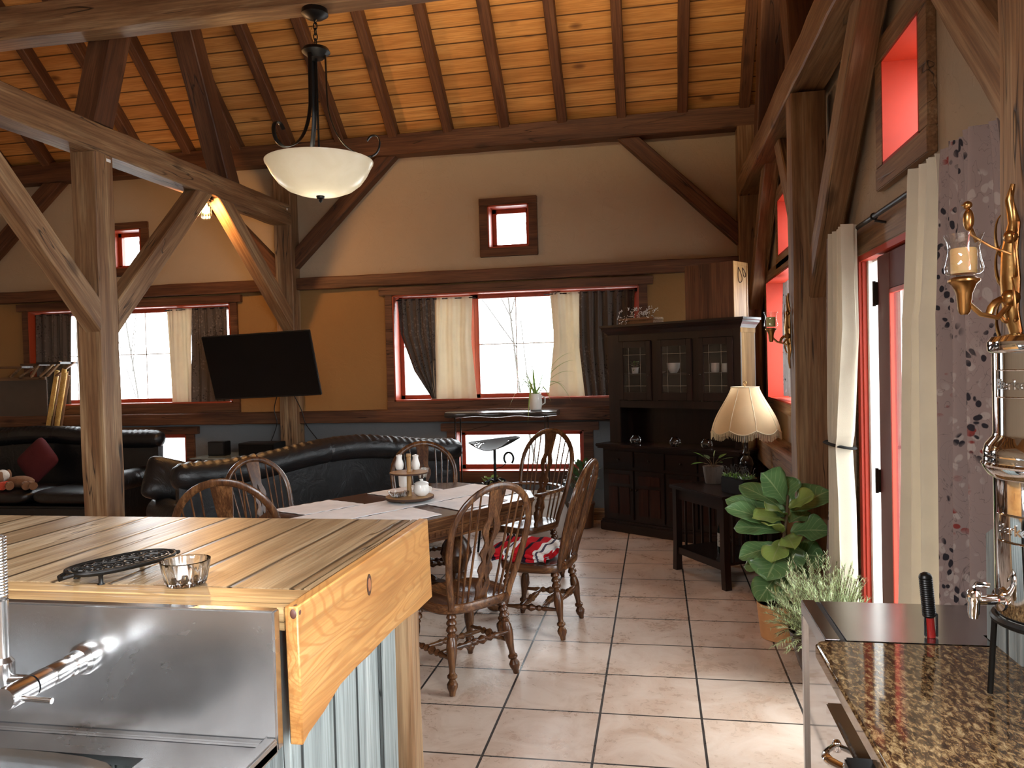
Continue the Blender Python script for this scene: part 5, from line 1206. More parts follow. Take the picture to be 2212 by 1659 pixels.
tips = [(1110, 772, .05, .04), (1165, 770, .03, 0), (1180, 780, -.03, 0), (1078, 790, .10, .10), (1072, 812, -.10, .06), (1240, 762, .02, .12), (1245, 778, -.04, .10), (1243, 805, .05, .10), (1135, 800, -.1, 0), (1220, 822, -.08, .03), (1100, 880, -.12, .16), (1140, 918, -.22, .25), (1236, 870, -.08, .18), (1190, 868, -.15, .12), (1122, 850, .1, .14), (1205, 790, .1, .05), (1150, 790, -.12, .02), (1090, 830, .12, .12), (1228, 845, .1, .12)]
for k, (px, py, dy, sg) in enumerate(tips):
    g = MB(); tp = onY(px, py, YK+dy); blade(g, B0+Vector((random.uniform(-.02, .02), random.uniform(-.02, .02), -.01)), tp, sg, .013, 14); g.obj('leaf', M['leaf_spider'], sp)
# tractor-seat stool
YT = 6.75; p = onY(1068, 962, YT); zs = onY(1068, 956, YT).z
ts = thing('tractor_stool', 'black iron swivel stool with slotted tractor seat behind the dining table', 'stool', (p.x, YT, 0))
def tseat(u, v):
    x = (2*u-1); y = (2*v-1); xx = x*.235*math.sqrt(1-.45*y*y); yy = y*.17*math.sqrt(1-.45*x*x); lo = zs-.055+.075*(abs(x)**2.2); hi = zs+.022; k = ((y+1)/2)**2.2; return (p.x+xx, YT+yy, lo*(1-k)+hi*k+.02*x)
g = MB()
N = 36; keep = []
for i in range(N):
    for j in range(24):
        x = 2*(i+.5)/N-1; y = 2*(j+.5)/24-1
        slot = (.48 < abs(x) < .86) and (abs(y) < .62) and (math.sin((abs(x)*1.0-.0+abs(y)*.12)*44) > .1)
        if not slot: keep.append((i, j))
vid = {}
def vv(i, j):
    if (i, j) not in vid: vid[(i, j)] = len(g.v); g.v.append(Vector(tseat(i/N, j/24)))
    return vid[(i, j)]
for i, j in keep: g.f.append((vv(i, j), vv(i+1, j), vv(i+1, j+1), vv(i, j+1)))
so = g.obj('seat', simple('worn_black_iron', (.008, .008, .008), .65), ts); md_ = so.modifiers.new('thick', 'SOLIDIFY'); md_.thickness = .006
MB().cyl((p.x, YT, .30), (p.x, YT, zs-.05), .013, n=14).lathe((p.x, YT, .52), (p.x, YT, .60), [(0, .03), (.5, .035), (1, .022)], 16).obj('post', M['black_metal'], ts)
for k in range(4):
    a2 = R(45+90*k); cx_, sx_ = math.cos(a2), math.sin(a2)
    MB().tube([(p.x+cx_*r, YT+sx_*r, z) for r, z in ((.01, .60), (.05, .62), (.10, .60), (.13, .54), (.15, .40), (.17, .20), (.20, .0))], (.010, .010), 8).obj('leg', M['black_metal'], ts)
MB().tube([(p.x+.155*math.cos(t), YT+.155*math.sin(t), .30) for t in [2*math.pi*j/28 for j in range(28)]], .008, 8, True).obj('foot_ring', M['black_metal'], ts)
MB().bar((p.x, YT, .33), (p.x+.11, YT+.11, .33), .012, .012).bar((p.x, YT, .33), (p.x-.11, YT-.11, .33), .012, .012).obj('cross_bar', M['black_metal'], ts)
hc = onY(1099, 990, YT+.02); hs = MB().tube([(hc.x+.042*math.cos(t), YT+.02, hc.z+.052*math.sin(t)) for t in [R(-55)+R(290)*j/24 for j in range(25)]], (.004, .010), 8, flat=(0, 1, 0))
hs.tube([(hc.x-.03, YT+.02, hc.z-.045), (hc.x-.06, YT+.01, hc.z-.075), (p.x+.004, YT, hc.z-.09)], .004, 6); hs.obj('horseshoe_lever', M['black_metal'], ts)
def bushy(name, label, loc, pot_r, pot_h, pot_mat, leaves, mat, spread, zr, lw, ll, seed, taper=.85):
    rd = random.Random(seed); r = thing(name, label, 'potted plant', loc); x, y, z = loc
    MB().lathe((x, y, z), (x, y, z+pot_h), [(0, pot_r*taper*.9), (.03, pot_r*taper), (.88, pot_r*.97), (.9, pot_r*1.04), (1, pot_r*1.04), (.99, pot_r*.94), (.9, pot_r*.9)], 26).obj('pot', pot_mat, r)
    MB().lathe((x, y, z+pot_h*.80), (x, y, z+pot_h*.9), [(0, pot_r*.88), (1, pot_r*.88)], 20).obj('soil', M['soil'], r)
    st_ = MB(); g = MB()
    for k in range(leaves):
        a = rd.uniform(0, 6.283); hgt = zr[0]+(zr[1]-zr[0])*rd.random(); rr = spread*(.25+.75*rd.random()); b = Vector((x+rr*.35*math.cos(a), y+rr*.35*math.sin(a), z+pot_h*.88+hgt*.55)); 
        tp = Vector((x+rr*math.cos(a), y+rr*math.sin(a), z+pot_h+hgt))
        st_.tube([(x+.02*math.cos(a), y+.02*math.sin(a), z+pot_h*.85), b.lerp(tp, .0), b.lerp(tp, .5)], .0025, 5)
        leaf(g, b.lerp(tp, .45), (tp-b).normalized()*ll*rd.uniform(.7, 1.2)+Vector((0, 0, -.25*ll)), lw*rd.uniform(.8, 1.2), rd)
    st_.obj('stem', M['stem'], r); g.obj('foliage', mat, r); return r
def leaf(g, base, vec, w, rd=random, nx=5, ny=8, cup=.35, droop=.3, fiddle=False, wave=0, up=None):
    base = Vector(base); vec = Vector(vec); L = vec.length; d = vec.normalized(); upv = Vector(up) if up else Vector((0, 0, 1))
    side = d.cross(upv); side = side.normalized() if side.length > .05 else Vector((1, 0, 0)); nn = side.cross(d).normalized(); ph = rd.uniform(0, 6)
    o = len(g.v)
    for i in range(ny+1):
        t = i/ny
        if fiddle: pf = (.30+.42*math.sin(min(1, t*2.2)*math.pi*.5)-.12*math.sin(math.pi*max(0, min(1, (t-.2)/.35)))+.34*math.sin(math.pi*max(0, min(1, (t-.35)/.62)))) * (min(1, t*9+.15)) * math.sqrt(max(0, 1-max(0, (t-.72)/.28)**2.4))
        else: pf = math.sin(math.pi*min(1, t**.8))**.8 if t < 1 else 0
        for j in range(nx+1):
            s = 2*j/nx-1; ww = w*pf*s
            c = base+d*(L*t)+side*ww-Vector((0, 0, droop*L*t*t))+nn*(cup*abs(s)**1.5*w*pf*.5+wave*w*math.sin(t*11+s*2.5+ph)*abs(s))
            g.uv[len(g.v)] = (j/nx, t); g.v.append(c)
    for i in range(ny):
        for j in range(nx): k = o+i*(nx+1)+j; g.f.append((k, k+1, k+nx+2, k+nx+1))
p = onY(1062, 1035, 7.45)
bushy('potted_plant', 'light green leafy plant on the floor behind the tractor stool', (p.x, 7.45, 0), .10, .20, M['bronze'], 60, M['leaf_spider'], .17, (.12, .46), .022, .06, 3)
p = onY(1256, 1070, 7.70)
bushy('potted_plant', 'dark glossy leafy plant in a brown pot left of the hutch', (p.x, 7.70, 0), .13, .25, simple('brown_glazed_pot', (.09, .035, .015), .3), 80, M['leaf_dark'], .22, (.10, .52), .022, .13, 5)
p = onY(1168, 1110, 7.25)
sk = thing('canvas_sack', 'pale canvas basket with rope rim behind the far armchair', 'basket', (p.x, 7.25, 0))
rs = []
for z, r_ in ((0, .20), (.02, .24), (.12, .275), (.22, .265), (.32, .225), (.39, .215), (.40, .20), (.36, .19), (.1, .22)):
    rs.append([(p.x+r_*(1+.035*math.sin(5*a+z*9)+.02*math.sin(9*a))*math.cos(a), 7.25+r_*(1+.035*math.sin(5*a+z*9))*math.sin(a), z) for a in [2*math.pi*j/48 for j in range(48)]])
MB().rings(rs).obj('body', M['sack'], sk)
MB().tube([(p.x+.215*math.cos(t), 7.25+.215*math.sin(t), .395+.004*math.sin(t*30)) for t in [2*math.pi*j/60 for j in range(60)]], .014, 8, True).obj('rope_rim', M['sack'], sk)
# ================================================================== hutch in the far right corner
HA = Vector((-.561, 7.619, 0)); HD = Vector((.8347, -.5507, 0)); HR = math.atan2(HD.y, HD.x)
hu = thing('hutch', 'tall dark wooden hutch with leaded glass doors standing diagonally in the far corner', 'hutch', HA, HR)
# local: x along the front, y into the depth
def hb(g, *a): return g
K = M['darkwood_z']; KX = M['darkwood_x']; L_ = 1.47; DL = .40; y0, y1 = .13, .40
MB().box(.02, L_-.02, .02, DL, .09, .80, .004).obj('base_cabinet', K, hu, world=False)
MB().box(-.01, L_+.01, -.01, DL, 0, .09, .008).box(0, L_, .0, DL, .09, .11, .006).obj('plinth', KX, hu, world=False)
MB().box(-.035, L_+.035, -.035, DL, .815, .845, .008).box(-.02, L_+.02, -.02, DL, .80, .815, .004).obj('counter', KX, hu, world=False)
HP = wood('reddish_dark_panel', (.010, .003, .002), (.035, .010, .006), (.06, .020, .012), 2, s=1.5, rough=.35, knots=0, cracks=0, bump=.1)
n = 4; w = (L_-.10)/n
for k in range(n):
    x0 = .05+w*k; d = MB().box(x0+.008, x0+w-.008, .002, .02, .13, .60, .004)
    do = d.obj('door', K, hu, world=False)
    pm = MB()
    for (a, b) in ((x0+.05, x0+w/2-.01), (x0+w/2+.01, x0+w-.05)): pm.box(a, b, -.006, .003, .18, .44, .008)
    pm.box(x0+.05, x0+w-.05, -.006, .003, .47, .56, .008)
    pm.obj('raised_panel', HP, do, world=False)
    MB().ball((x0+(w-.03 if k % 2 == 0 else .03), -.008, .42), .010).obj('knob', M['bronze'], do, world=False)
    dr_ = MB().box(x0+.008, x0+w-.008, .002, .02, .63, .78, .004).obj('drawer', KX, hu, world=False); MB().ball((x0+w/2, -.008, .70), .010).obj('knob', M['bronze'], dr_, world=False)
# upper case: sides, back, shelves
LIT_SIDE = wood('door_lit_side_wood', (.17, .092, .030), (.26, .15, .055), (.35, .22, .095), 2, s=1.0, rough=.7, knots=0, cracks=0, bump=.1, spec=.1)  # same wood as the front; door light put into a paler colour
MB().box(L_-.055, L_-.03, y0, y1, .845, 1.91).obj('side_panel', LIT_SIDE, hu, False, world=False)
MB().box(.03, .055, y0, y1, .845, 1.91).obj('side_panel', K, hu, False, world=False)
MB().box(.03, L_-.03, y1-.012, y1, .845, 1.91).obj('back_board', K, hu, False, world=False)
MB().box(.055, L_-.055, y0+.02, y1-.012, 1.215, 1.235).box(.055, L_-.055, y0+.03, y1-.012, 1.50, 1.515).box(.03, L_-.03, y0, y1, 1.89, 1.91).obj('shelf', KX, hu, False, world=False)
MB().box(.03, .16, y0-.001, y0+.02, .845, 1.90, .003).box(L_-.10, L_-.028, y0-.001, y0+.02, .845, 1.90, .003).box(.16, L_-.10, y0, y0+.02, 1.83, 1.90).box(.16, L_-.10, y0, y0+.02, 1.19, 1.26, .003).box(.53, .60, y0, y0+.02, 1.26, 1.83).box(.965, 1.035, y0, y0+.02, 1.26, 1.83).obj('face_frame', K, hu, world=False)
MB().box(L_-.032, L_-.026, y0, y1, 1.86, 1.91).obj('side_moulding', LIT_SIDE, hu, False, world=False)
def cor_(u): return [(.0, 1.90), (.012, 1.92), (.03, 1.94), (.045, 1.96), (.06, 1.965), (.06, 1.985), (0, 1.985)]
g = MB()
for i, ((e0, z0), (e1, z1)) in enumerate(zip([(0, 1.895), (.01, 1.91), (.025, 1.93), (.045, 1.95), (.05, 1.965), (.06, 1.97)], [(.01, 1.91), (.025, 1.93), (.045, 1.95), (.05, 1.965), (.06, 1.97), (.06, 1.99)])):
    g.add([(-e0+.03, y0-e0, z0), (L_-.03+e0, y0-e0, z0), (L_-.03+e0, y1, z0), (-e0+.03, y1, z0), (-e1+.03, y0-e1, z1), (L_-.03+e1, y0-e1, z1), (L_-.03+e1, y1, z1), (-e1+.03, y1, z1)],
          [(0, 1, 5, 4), (1, 2, 6, 5), (2, 3, 7, 6), (3, 0, 4, 7)])
g.add([(-.03, y0-.06, 1.99), (L_+.03, y0-.06, 1.99), (L_+.03, y1, 1.99), (-.03, y1, 1.99)], [(0, 1, 2, 3)])
g.obj('cornice', KX, hu, world=False)
for k, (xa, xb) in enumerate(((.165, .53), (.60, .965), (1.035, 1.37))):
    d = MB(); e = .052
    d.box(xa, xa+e, y0-.018, y0, 1.265, 1.825, .003).box(xb-e, xb, y0-.018, y0, 1.265, 1.825, .003).box(xa+e, xb-e, y0-.018, y0, 1.265, 1.265+.075, .003).box(xa+e, xb-e, y0-.018, y0, 1.825-.06, 1.825, .003)
    do = d.obj('glazed_door', K, hu, world=False)
    MB().box(xa+e, xb-e, y0-.010, y0-.008, 1.34, 1.765).obj('pane', M['pane'], do, False, world=False)
    ld = MB(); W0 = xb-xa-2*e
    for f in (.24, .76): ld.box(xa+e+W0*f-.0015, xa+e+W0*f+.0015, y0-.0125, y0-.0055, 1.34, 1.765)
    for f in (.14, .84): z = 1.34+.425*f; ld.box(xa+e, xb-e, y0-.0125, y0-.0055, z-.0015, z+.0015)
    ld.obj('leading', M['steel'], do, False, world=False); MB().ball((xb-.02 if k != 2 else xa+.02, y0-.024, 1.5), .009).obj('knob', M['bronze'], do, world=False)
def H(x, y, z): c, s = math.cos(HR), math.sin(HR); return Vector((HA.x+c*x-s*y, HA.y+s*x+c*y, z))
def inh(px, py, ydep):   # hutch-local x where a sight line meets depth ydep
    nrm = Vector((-HD.y, HD.x, 0)); d = ray(px, py); t_ = ((HA+nrm*ydep)-CAM).dot(nrm)/d.dot(nrm); q = CAM+d*t_; return (q-HA).dot(HD), q.z
def crock(name, label, cat, px, ydep, z, prof, h, mat=None, handle=False, grp=None):
    x, _ = inh(px, 800, ydep); p = H(x, ydep, z); r = thing(name, label, cat, p, 0, grp)
    MB().lathe(p, p+Vector((0, 0, h)), prof, 22).obj('body', mat or M['white_ceramic'], r)
    if handle: MB().tube([p+Vector((.9*prof[2][1]+.0, -.01, h*.8)), p+Vector((prof[2][1]+.028, -.012, h*.7)), p+Vector((prof[2][1]+.024, -.012, h*.35)), p+Vector((.9*prof[2][1], -.01, h*.25))], .004, 7).obj('handle', M['white_ceramic'], r)
    return r
BOWL = [(0, .03), (.08, .038), (.5, .058), (1, .062), (.97, .058), (.4, .045), (.15, .02)]
MUG = [(0, .03), (.1, .036), (.5, .038), (1, .038), (.97, .034), (.2, .03), (.15, .01)]
crock('white_bowl', 'large white bowl on the upper shelf behind the middle hutch door', 'bowl', 1455, .27, 1.516, BOWL, .095)
crock('saucer', 'white saucer leaning behind the large bowl in the hutch', 'saucer', 1425, .33, 1.516, [(0, .03), (.4, .05), (1, .06), (.9, .05)], .015)
crock('white_mug', 'white mug on the upper shelf behind the right hutch door', 'mug', 1545, .26, 1.516, MUG, .085)
crock('white_mug', 'second white mug at the right edge of the upper hutch shelf', 'mug', 1568, .30, 1.516, MUG, .08)
crock('coffee_mug', 'white mug with handle in front on the lower shelf behind the right hutch door', 'mug', 1543, .22, 1.236, [(0, .033), (.08, .040), (.5, .041), (1, .042), (.97, .037), (.2, .033), (.15, .01)], .095, handle=True)
crock('coffee_mug', 'mug left of the front mug on the lower hutch shelf', 'mug', 1518, .31, 1.236, MUG, .085, handle=True)
crock('coffee_mug', 'mug right of the front mug on the lower hutch shelf', 'mug', 1562, .32, 1.236, MUG, .085, handle=True)
crock('drinking_glass', 'left small glass behind the middle hutch door', 'glass', 1437, .28, 1.236, [(0, .022), (.1, .026), (1, .03), (.97, .027), (.2, .023), (.15, .01)], .085, M['glassware'])
crock('drinking_glass', 'right small glass behind the middle hutch door', 'glass', 1465, .28, 1.236, [(0, .022), (.1, .026), (1, .03), (.97, .027), (.2, .023), (.15, .01)], .085, M['glassware'])
crock('white_dish', 'flat white dish on the lower shelf behind the left hutch door', 'dish', 1368, .27, 1.236, [(0, .05), (.2, .06), (1, .075), (.9, .07), (.3, .05)], .05)
x, _ = inh(1372, 800, .27); p = H(x, .27, 1.516)
bushy('potted_plant', 'tiny trailing plant on the upper shelf behind the left hutch door', (p.x, p.y, 1.516), .035, .06, M['white_ceramic'], 26, M['leaf_mid'], .07, (-.02, .08), .012, .035, 12)
for px, nm in ((1373, 'left'), (1458, 'middle'), (1526, 'right')):
    x, _ = inh(px, 955, .07); p = H(x, .07, .846); r = thing('glass_globe', 'clear glass bowl filled with beads on the hutch counter, %s one of three' % nm, 'glass bowl', p, 0, 'glass globes on the hutch')
    MB().lathe(p, p+Vector((0, 0, .085)), [(0, .02), (.04, .03), (.25, .047), (.5, .052), (.75, .046), (.93, .032), (1, .028)], 26, caps=False).obj('globe', M['real_glass'], r)
    g = MB(); rd = random.Random(px)
    for k in range(22):
        a = rd.uniform(0, 6.28); rr = .032*math.sqrt(rd.random()); g.ball(p+Vector((rr*math.cos(a), rr*math.sin(a), .012+.022*rd.random())), .008, n=8, m=6)
    bo = g.obj('beads', simple('pearly_beads', (.62, .50, .42), .2), r); bo['kind'] = 'stuff'
# tall box on top, its end board carved with two leaves
xb0, xb1 = .925, 1.40; yb0, yb1 = .10, .36; zb0, zb1 = 1.992, 2.475
bo = thing('wooden_box', 'tall open wooden box with a two-leaf cut-out in its pale end, standing on the hutch', 'box', H(xb0, yb0, zb0), HR)
w_, d_, h_ = xb1-xb0, yb1-yb0, zb1-zb0
MB().box(0, w_, 0, .016, 0, h_, .002).obj('front_board', M['dtimber_z'], bo, world=False)
MB().box(0, w_, d_-.016, d_, 0, h_, .002).box(0, .016, .016, d_-.016, 0, h_, .002).obj('rear_boards', M['timber_z'], bo, world=False)
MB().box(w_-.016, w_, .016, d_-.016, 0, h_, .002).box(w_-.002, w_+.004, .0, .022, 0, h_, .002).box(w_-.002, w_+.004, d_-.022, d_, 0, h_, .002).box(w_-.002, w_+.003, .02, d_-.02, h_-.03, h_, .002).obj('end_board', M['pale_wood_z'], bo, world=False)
MB().box(.016, w_-.016, .016, d_-.016, 0, .012).obj('bottom', M['timber_x'], bo, world=False)
def leafline(cy0, cz0, ry, rz, tilt, rev=1):
    pts = []
    for j in range(25):
        t = j/24*2*math.pi; r0 = (1-math.cos(t))/2; yy = math.sin(t)*ry*(.4+.6*r0)*r0**.3 if r0 > 0 else 0; zz = -r0*rz
        pts.append((w_+.004, cy0+yy*math.cos(tilt)-zz*math.sin(tilt), cz0+yy*math.sin(tilt)+zz*math.cos(tilt)))
    return pts
BURN = simple('burnt_outline', (.04, .015, .008), .7)
MB().tube(leafline(.090, h_-.05, .052, .135, R(18)), .003, 6, True).tube(leafline(.165, h_-.05, .030, .090, R(32)), .003, 6, True).obj('carved_leaves', BURN, bo, world=False)
# crate of dried flowers
p = H(.22, .22, 1.992); cr = thing('flower_crate', 'small slatted wooden crate of dried white sprigs on the left of the hutch top', 'crate', p, HR)
for z in (0, .032): MB().box(0-.06, .34, -.09, -.08, z+.0, z+.026, .002).box(-.06, .34, .08, .09, z, z+.026, .002).box(-.06, -.05, -.08, .08, z, z+.026, .002).box(.33, .34, -.08, .08, z, z+.026, .002).obj('slat', M['timber_x'], cr, world=False)
MB().box(-.05, .33, -.08, .08, 0, .008).obj('bottom', M['timber_x'], cr, world=False)
rd = random.Random(4); stm = MB(); fl_ = MB()
for k in range(46):
    a = rd.uniform(0, 6.28); b = Vector((rd.uniform(-.02, .22), rd.uniform(-.06, .06), .01)); tp = b+Vector((.09*math.cos(a)-.01, .07*math.sin(a), rd.uniform(.05, .15)))
    stm.tube([b, b.lerp(tp, .5)+Vector((0, 0, .01)), tp], .0012, 4)
    for j in range(5): fl_.ball(tp+Vector((rd.uniform(-.015, .015), rd.uniform(-.015, .015), rd.uniform(-.02, .008))), .0045, n=6, m=4)
for k in range(14):
    b = Vector((rd.uniform(-.03, .05), -.085, .05)); fl_.ball(b+Vector((rd.uniform(-.02, .02), -.02, -.08*rd.random())), .0055, n=6, m=4); stm.tube([b, b+Vector((0, -.02, -.05))], .0012, 4)
stm.obj('stems', M['stem'], cr, world=False); f_ = fl_.obj('flowers', simple('white_petals', (.75, .74, .70), .8), cr, world=False); f_['kind'] = 'stuff'

# ================================================================== end table with lamp and plants
EA = Vector((.10, 6.17, 0)); ED = Vector((.33, -.55, 0)).normalized(); ER = math.atan2(ED.y, ED.x); EL, EW, EH = .66, .46, .665
et = thing('end_table', 'dark slatted-side end table in front of the hutch holding lamp and planters', 'side table', EA, ER)
MB().box(-.02, EL+.02, -.02, EW+.02, EH-.028, EH, .006).obj('tabletop', KX, et, world=False)
MB().box(.03, EL-.03, .02, .04, EH-.11, EH-.028, .003).box(.03, EL-.03, EW-.04, EW-.02, EH-.11, EH-.028, .003).box(.02, .04, .03, EW-.03, EH-.11, EH-.028, .003).box(EL-.04, EL-.02, .03, EW-.03, EH-.11, EH-.028, .003).obj('apron', KX, et, world=False)
for (x, y) in ((0, 0), (EL-.05, 0), (0, EW-.05), (EL-.05, EW-.05)):
    sx = -1 if x == 0 else 1
    g = MB().rings([[(x+.0-(.012 if sx < 0 else -.012)*k, y, z), (x+.05-(.012 if sx < 0 else -.012)*k, y, z), (x+.05-(.012 if sx < 0 else -.012)*k, y+.05, z), (x-(.012 if sx < 0 else -.012)*k, y+.05, z)] for z, k in ((EH-.028, 0), (.22, 0), (0, 1))]); g.obj('leg', M['darkwood_z'], et, world=False, smooth=False)
MB().box(.02, EL-.02, .02, EW-.02, .165, .185, .003).box(.03, EL-.03, .012, .032, .13, .185, .003).box(.03, EL-.03, EW-.032, EW-.012, .13, .185, .003).obj('shelf', KX, et, world=False)
for k in range(7):
    for y in (EW-.035,): MB().box(.10+k*.075, .118+k*.075, y, y+.012, .185, EH-.11).obj('slat', M['darkwood_z'], et, False, world=False)
for k in range(4):
    MB().box(.022, .034, .09+k*.075, .108+k*.075, .185, EH-.11).obj('slat', M['darkwood_z'], et, False, world=False)
    MB().box(EL-.034, EL-.022, .09+k*.075, .108+k*.075, .185, EH-.11).obj('slat', M['darkwood_z'], et, False, world=False)
def ET(x, y, z=0): c, s = math.cos(ER), math.sin(ER); return Vector((EA.x+c*x-s*y, EA.y+s*x+c*y, z))
# bottle
p = ET(.36, .20, .1855); bt = thing('wine_bottle', 'dark wine bottle with pale label on the lower shelf of the end table', 'bottle', p)
MB().lathe(p, p+Vector((0, 0, .32)), [(0, .034), (.02, .037), (.52, .037), (.62, .030), (.74, .016), (.80, .0135), (.94, .0135), (.945, .0155), (1, .0145)], 24).obj('glass', M['bottle_glass'], bt)
t = NT('printed_label'); co = t.coords(); c_ = t.mix(t.ramp(t.noise(co, 55, 4, .7), [(.5, 0.0), (.56, .8)]), (.42, .39, .34), (.08, .075, .07)); LBL = t.done(t.bsdf(c_, .7))
MB().lathe(p+Vector((0, 0, .05)), p+Vector((0, 0, .15)), [(0, .0376), (1, .0376)], 24, caps=False).obj('label', LBL, bt)
MB().lathe(p+Vector((0, 0, .275)), p+Vector((0, 0, .322)), [(0, .0142), (1, .0150)], 18).obj('foil', simple('pale_foil', (.45, .38, .28), .4), bt)
p = ET(.60, .30, .1855); g = MB()
for k in range(9): a = k*2.4; g.ball(p+Vector((.04*math.cos(a)*(k > 0), .04*math.sin(a)*(k > 0), .025+.026*(k//3))), .024, n=12, m=8)
tag(g.obj('amber_baubles', simple('amber_glass', (.28, .05, .015), .08, Specular_IOR_Level=.9), base=True), 'cluster of amber glass baubles on the lower shelf behind the fig leaves', 'ornament')
# lamp
pl_ = onZ(1613, 1036, EH); lx, ly = pl_.x, pl_.y; 
lm = thing('table_lamp', 'table lamp with scalloped cream silk shade and fringe, dark turned base', 'lamp', (lx, ly, EH))
def lz(py): return onY(1613, py, ly).z
zs0, zs1 = lz(935), lz(836)
MB().lathe((lx, ly, EH), (lx, ly, zs0+.05), [(0, .075), (.04, .08), (.07, .05), (.12, .03), (.20, .045), (.30, .055), (.40, .045), (.46, .022), (.50, .030), (.54, .020), (.75, .016), (1, .012)], 24).obj('base', simple('glossy_black_base', (.012, .008, .007), .12), lm)
MB().cyl((lx, ly, zs0+.05), (lx, ly, zs1+.02), .004, n=8).tube([(lx+.012*math.cos(t), ly, zs1+.03+.014*math.sin(t)) for t in [2*math.pi*j/16 for j in range(16)]], .0025, 6, True).obj('harp', M['brass'], lm)
RS = .262; NP = 8
def shade(u, v):
    a = 2*math.pi*u+.2; ph = (u*NP) % 1; sc = math.sin(math.pi*ph)
    r = .108+(RS-.108)*(.5*math.sin(math.pi/2*v)**1.5+.5*v**1.1); r = r*(1+.03*sc*v)
    z = zs1-(zs1-zs0-.035)*v-.032*sc*(v**6)
    return (lx+r*math.cos(a), ly+r*math.sin(a), z)
MB().grid(shade, 96, 18).obj('shade', M['lampshade'], lm)
rb = MB()
for k in range(NP): rb.tube([Vector(shade(k/NP, j/14)) for j in range(15)], .003, 6)
rb.tube([Vector(shade(j/64, 0)) for j in range(64)], .004, 6, True); rb.tube([Vector(shade(j/96, 1)) for j in range(96)], .004, 6, True); rb.obj('shade_ribs', M['lamp_fringe'], lm)
fr = MB(); rd = random.Random(8)
for j in range(210):
    u = j/210; p = Vector(shade(u, 1)); l = rd.uniform(.045, .06); q = p+Vector((rd.uniform(-.004, .004), rd.uniform(-.004, .004), -l)); fr.tube([p, q], (.0026, .0018), 4)
o = fr.obj('fringe', M['lamp_fringe'], lm); o['kind'] = 'stuff'
# calathea in grey pot
p = onZ(1541, 1044, EH); cal = thing('calathea_plant', 'striped-leaf plant in a grey-brown pot on the near corner of the end table', 'potted plant', (p.x, p.y, EH+.001))
t = NT('ribbed_grey_pot'); v = t.noise(t.coords(scale=(40, 40, 4)), 2, 3); RP = t.done(t.bsdf(t.mix(v, (.07, .055, .045), (.20, .165, .135)), .7, 0, t.bump(v, .5, .01)))
MB().lathe((p.x, p.y, EH+.001), (p.x, p.y, EH+.135), [(0, .058), (.05, .062), (1, .080), (.97, .074), (.85, .070)], 28).obj('pot', RP, cal); MB().lathe((p.x, p.y, EH+.11), (p.x, p.y, EH+.122), [(0, .07), (1, .07)], 20).obj('soil', M['soil'], cal)
lf = [((1497, 978), 0, M['leaf_mid']), ((1492, 1005), -.05, M['leaf_mid']), ((1545, 975), 0, M['leaf_fig_young']), ((1585, 990), -.02, M['leaf_dark']), ((1570, 982), .04, M['leaf_mid']), ((1560, 1003), -.08, M['leaf_dark']), ((1520, 985), .05, M['leaf_dark'])]
stm = MB()
for (px, py), dy, mt_ in lf:
    tp = onY(px, py, p.y+dy); b = Vector((p.x, p.y, EH+.12)); m_ = b.lerp(tp, .42)+Vector((0, 0, .03)); stm.tube([b, b.lerp(m_, .5)+Vector((0, 0, .01)), m_], .002, 5)
    g = MB(); leaf(g, m_, (tp-m_)*1.0+Vector((0, 0, .02)), .030, random.Random(px), 6, 9, .3, .15); g.obj('leaf', mt_, cal)
stm.obj('stem', M['stem'], cal)
# black planter with mossy fern
p = onZ(1598, 1066, EH); pn = thing('planter', 'black planter of moss and wiry dried stems beside the lamp base', 'planter', (p.x, p.y, EH+.001), ER)
MB().box(-.135, .135, -.065, .065, 0, .115, .008).obj('pot', M['black_plastic'], pn, world=False)
g = MB(); rd = random.Random(21)
for k in range(150):
    b = Vector((rd.uniform(-.13, .13), rd.uniform(-.06, .06), .112)); leaf(g, b, Vector((rd.uniform(-.04, .04), rd.uniform(-.04, .04), rd.uniform(.01, .04))), .006, rd, 2, 3, 0, .1)
g.obj('moss', M['leaf_mid'], pn, world=False); g = MB()
for k in range(26):
    b = Vector((rd.uniform(-.13, .13), rd.uniform(-.06, .06), .11)); a = rd.uniform(0, 6.28); r_ = rd.uniform(.03, .08)
    g.tube([b, b+Vector((r_*.4*math.cos(a), r_*.4*math.sin(a), .05+.04*rd.random())), b+Vector((r_*math.cos(a), r_*math.sin(a), .03+.05*rd.random()))], .0018, 4)
g.obj('dried_stems', M['bark'], pn, world=False)

# ================================================================== fiddle-leaf fig
p = onZ(1684, 1376, 0); fx, fy = p.x, p.y; rt = .125; hp = onY(1684, 1300, fy).z
fg = thing('fiddle_leaf_fig', 'fiddle-leaf fig with big veined leaves in a ribbed tan pot on the floor', 'potted plant', (fx, fy, 0))
prof = [(0, rt*.80), (.02, rt*.84)]+[(.05+.93*k/60, (rt*.84+(rt*.16)*(k/60))*(1+(.006 if k % 3 == 0 else 0))) for k in range(61)]+[(1, rt*1.0), (.995, rt*.93), (.9, rt*.90)]
MB().lathe((fx, fy, 0), (fx, fy, hp), prof, 44).obj('pot', M['terracotta'], fg); MB().lathe((fx, fy, hp*.85), (fx, fy, hp*.9), [(0, rt*.9), (1, rt*.9)], 24).obj('soil', M['soil'], fg)
def FP(px, py, dy=0): return onY(px, py, fy+dy)
trk = [Vector((fx, fy, hp*.85)), FP(1688, 1240), FP(1692, 1170), FP(1700, 1110), FP(1702, 1070)]
MB().tube(trk, lambda t: (.011*(1-.4*t), .011*(1-.4*t)), 8).obj('trunk', M['stem'], fg)
